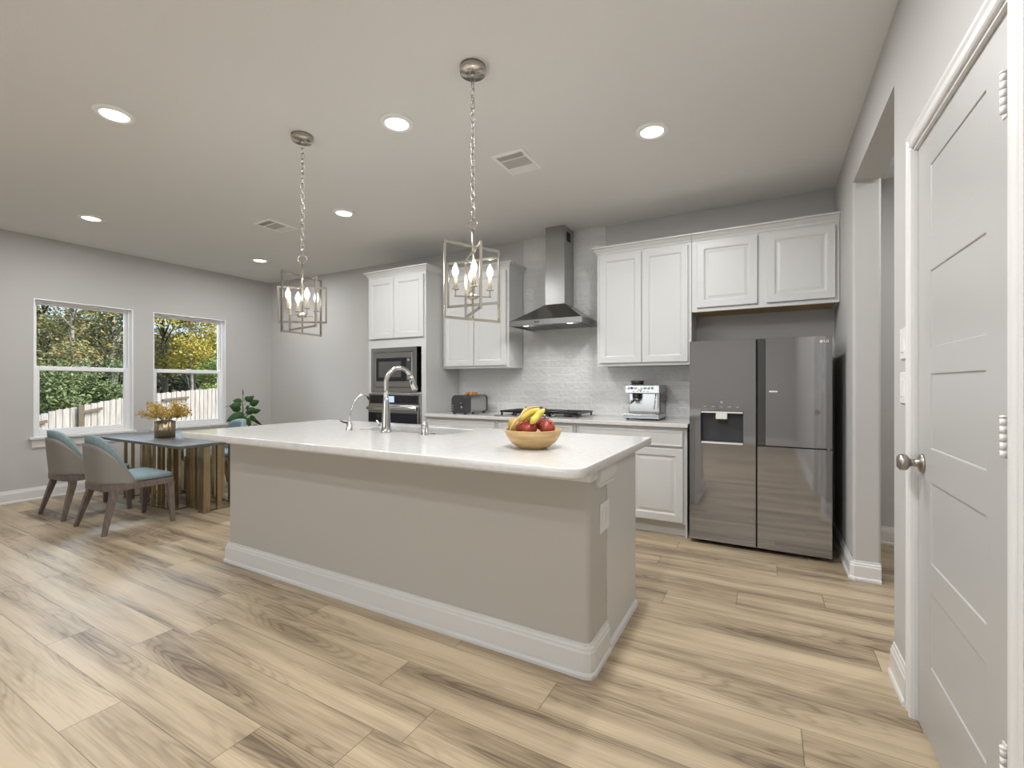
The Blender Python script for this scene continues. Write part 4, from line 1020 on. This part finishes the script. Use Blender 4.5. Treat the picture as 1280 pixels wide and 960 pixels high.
for sx, z, an, ln, wd, dp, tl in leaves:
    c = VR*sx+VT*dp+Vector((0, 0, z)); a = math.radians(an); e_ = math.radians(tl)
    d = VR*math.cos(a)+Vector((0, 0, 1))*math.sin(a); w0 = VT.cross(d).normalized()
    w = w0*math.cos(e_)+VT*math.sin(e_); d = (d+VT*.25).normalized(); nn = w.cross(d).normalized()
    if nn.dot(VT) < 0: nn = -nn
    V = []; F = []; n = 8
    for i in range(n+1):
        s_ = i/n; hw = .5*wd*math.sin(PI*s_**.8)**.8+.0006; p = c+d*ln*s_-nn*.15*ln*s_*s_
        V += [p-w*hw+nn*hw*.3, p, p+w*hw+nn*hw*.3]
    for i in range(n):
        k = 3*i; F += [(k, k+1, k+4, k+3), (k+1, k+2, k+5, k+4)]
    o = raw_mesh('leaf', V, F, 'leaf', t)
    for p_ in o.data.polygons: p_.use_smooth = True
    sm = o.modifiers.new('thickness', 'SOLIDIFY'); sm.thickness = .0015

# ------------------------------------------------------------------ outdoors
V = []; F = []; nx, ny = 12, 14
for i in range(nx+1):
    for j in range(ny+1):
        x = XL-.25-i*4.0; y = -12+j*4.0
        V.append((x, y, -.9+.03*max(0, -x-9)+.04*math.sin(i*1.7+j*2.3)))
for i in range(nx):
    for j in range(ny): a = i*(ny+1)+j; F.append((a, a+1, a+ny+2, a+ny+1))
g = raw_mesh('ground', V, F, 'grass'); struct(g)

# fence: pickets stand behind post and rails
FP = [(-11.1, 3.0, .66), (-11.42, 3.42, .73), (-11.75, 3.95, .81), (-12.2, 4.67, .905), (-12.8, 5.6, .98), (-13.6, 7.35, 1.09), (-15.2, 11.0, 1.25)]
def fpos(s_):
    for (x0, y0, z0), (x1, y1, z1) in zip(FP, FP[1:]):
        l = math.hypot(x1-x0, y1-y0)
        if s_ <= l: k = s_/l; return Vector((x0+(x1-x0)*k, y0+(y1-y0)*k, z0+(z1-z0)*k)), Vector((x1-x0, y1-y0, 0)).normalized()
        s_ -= l
    return None
FP.insert(0, (-10.2, .6, .40))
t = thing('picket_fence', (-12.2, 4.67, -.9), 'weathered wooden privacy fence rising behind both windows', 'fence')
rng = random.Random(5); s_ = .0; fo = Vector((-12.2, 4.67, -.9)); k = 0
q = MB(fo)
while True:
    r_ = fpos(s_)
    if r_ is None: break
    p, d = r_; nrm = Vector((d.y, -d.x, 0)); w = .072; zt_ = p.z+rng.uniform(-.012, .012); off = nrm*(.016 if k % 2 else 0)
    poly = [(-w/2, -.9), (w/2, -.9), (w/2, zt_-.008), (w/2-.012, zt_), (-w/2+.012, zt_), (-w/2, zt_-.008)]
    a_ = [p+off+d*u+Vector((0, 0, z-p.z)) for u, z in poly]
    q.prism(a_, -nrm*.018); s_ += .0765; k += 1
q.build('picket_panel', 'fence', t)
def fpy(y):
    for (x0, y0, z0), (x1, y1, z1) in zip(FP, FP[1:]):
        if y0 <= y <= y1: k = (y-y0)/(y1-y0); return Vector((x0+(x1-x0)*k, y0+(y1-y0)*k, z0+(z1-z0)*k)), Vector((x1-x0, y1-y0, 0)).normalized()
p, d = fpy(3.66); nrm = Vector((d.y, -d.x, 0)); c = p+nrm*.09
q = MB(fo); q.box(c.x-.038, c.x+.038, c.y-.038, c.y+.038, -1.0, p.z+.02, .004); q.build('post', 'rail', t)
for ya_, yb_, dz in ((2.75, 3.12, -.14), (3.70, 4.12, -.13), (5.62, 6.35, -.17)):
    p0, d0 = fpy(ya_); p1, d1 = fpy(yb_); nrm = Vector((d0.y, -d0.x, 0))
    q = MB(fo); q.bar(p0+nrm*.05+Vector((0, 0, dz)), p1+nrm*.05+Vector((0, 0, dz)), .035, .05); q.build('rail', 'rail', t)

def foliage(loc, blobs, n, size, m, seed, parent):
    rng = random.Random(seed); V = []; F = []; L = Vector(loc); n = int(n*2.3); size *= .62
    for k in range(n):
        cx_, cy_, cz_, rx, ry, rz_ = rng.choice(blobs)
        u = Vector((rng.gauss(0, 1), rng.gauss(0, 1), rng.gauss(0, 1))).normalized()*(rng.random()**.45)
        c = Vector((cx_+u.x*rx, cy_+u.y*ry, cz_+u.z*rz_))-L
        a = Vector((rng.gauss(0, 1), rng.gauss(0, 1), rng.gauss(0, .7))).normalized(); w = a.cross(Vector((rng.gauss(0, 1), rng.gauss(0, 1), rng.gauss(0, 1)))).normalized()
        r_ = size*rng.uniform(.6, 1.3); i0 = len(V); nn = a.cross(w)*r_*.25
        V += [c-a*r_, c+w*r_*.55+nn, c+a*r_, c-w*r_*.55+nn]; F.append((i0, i0+1, i0+2, i0+3))
    o = raw_mesh('foliage', V, F, m, parent); return o
def tree(D, px, ztop, zbot, spread, m, bark, label, seed, n=2600, size=.11, tw=.13, lean=0, bushy=False, name='tree', cat='tree', zc=None):
    import math as _m
    yaw = _m.radians(29); Fv = Vector((-_m.sin(yaw), _m.cos(yaw), 0)); Rv = Vector((_m.cos(yaw), _m.sin(yaw), 0))
    base = (Fv+Rv*((px-640)/576))*D
    gz = -.9+.03*max(0, -base.x-9); L = Vector((base.x, base.y, gz)); rng = random.Random(seed)
    t = thing(name, L, label, cat)
    q = MB(L); top = Vector((base.x+lean, base.y, ztop*.9))
    q.tube([L-Vector((0, 0, .2)), L.lerp(top, .35)+Vector((.05, .04, 0)), L.lerp(top, .7)-Vector((.06, .03, 0)), top], [tw, tw*.8, tw*.5, tw*.15], 8)
    blobs = []
    for k in range(14 if not bushy else 10):
        z = rng.uniform(zbot, ztop); f_ = 1-.55*abs((z-(zbot+ztop)/2)/((ztop-zbot)/2)); a = rng.uniform(0, 2*PI); r_ = spread*f_*rng.uniform(.2, .8)
        c = Vector((base.x+r_*math.cos(a), base.y+r_*math.sin(a), z)); b_ = spread*rng.uniform(.32, .55)
        blobs.append((c.x, c.y, c.z, b_, b_, b_*.7))
        s0 = max(.15, min(.95, (z-L.z-.5)/(top.z-L.z)-.12)); st = L.lerp(top, s0)
        q.tube([st, st.lerp(c, .55)+Vector((0, 0, .12)), c], [tw*.3, tw*.16, tw*.05], 6)
    q.build('trunk', bark, t)
    foliage(L, blobs, n, size, m, seed+50, t)
    return t
tree(15.5, 92, 5.2, 1.5, 1.7, 'lf_olive', 'bark', 'tree with a pale trunk and olive leaves in the middle of the left window', 1, 1500, .10, .10)
tree(17.5, 55, 5.2, 1.3, 1.9, 'lf_olive', 'bark_d', 'olive brown tree at the left edge of the left window', 2, 2100, .11)
tree(18.0, 140, 5.4, 1.5, 2.0, 'lf_olive', 'bark', 'tree with orange tinged leaves at the right edge of the left window', 3, 2100, .11)
tree(19.5, 205, 4.6, 1.7, 1.5, 'lf_yellow', 'bark_d', 'yellow green tree at the left edge of the right window', 4, 1900, .10)
tree(18.5, 238, 4.9, 2.0, 1.4, 'lf_yellow', 'bark', 'golden yellow autumn tree in the middle of the right window', 5, 2000, .10, .07)
tree(20.0, 268, 5.0, 1.6, 1.4, 'lf_green', 'bark', 'bright green tree at the right edge of the right window', 6, 2000, .10, .08)
tree(27.0, 20, 5.0, -.5, 3.6, 'lf_dark', 'bark_d', 'tall dark tree in the woods seen at the far left of the left window', 7, 2600, .24, .2)
tree(26.5, 110, 4.6, -.5, 3.6, 'lf_dark', 'bark_d', 'dark wooded tree behind the pale trunked tree', 8, 2600, .24, .2)
tree(28.0, 170, 4.8, -.5, 3.4, 'lf_dark', 'bark_d', 'dark wooded tree between the two windows', 9, 2600, .24, .2)
tree(27.0, 215, 3.4, -.5, 2.8, 'lf_dark', 'bark_d', 'dark woods low behind the yellow green tree in the right window', 10, 2600, .22, .2)
tree(28.0, 262, 3.4, -.5, 2.8, 'lf_dark', 'bark_d', 'dark woods low behind the bright green tree in the right window', 11, 2600, .22, .2)
tree(12.4, 62, 1.35, -.6, 1.3, 'lf_bush', 'bark_d', 'green cedar bush rising over the fence at the left of the left window', 12, 3000, .09, .05, bushy=True, name='bush', cat='bush')
tree(13.6, 104, 1.55, -.5, 1.4, 'lf_bush', 'bark_d', 'green cedar bush over the fence below the pale trunk', 13, 3000, .09, .05, bushy=True, name='bush', cat='bush')
tree(14.6, 148, 1.75, -.4, 1.4, 'lf_bush', 'bark_d', 'green cedar bush over the fence at the right of the left window', 14, 3000, .09, .05, bushy=True, name='bush', cat='bush')
tree(16.6, 262, 1.9, -.2, .9, 'lf_green', 'bark_d', 'small leafy bush above the fence at the right of the right window', 15, 1600, .08, .05, bushy=True, name='bush', cat='bush')
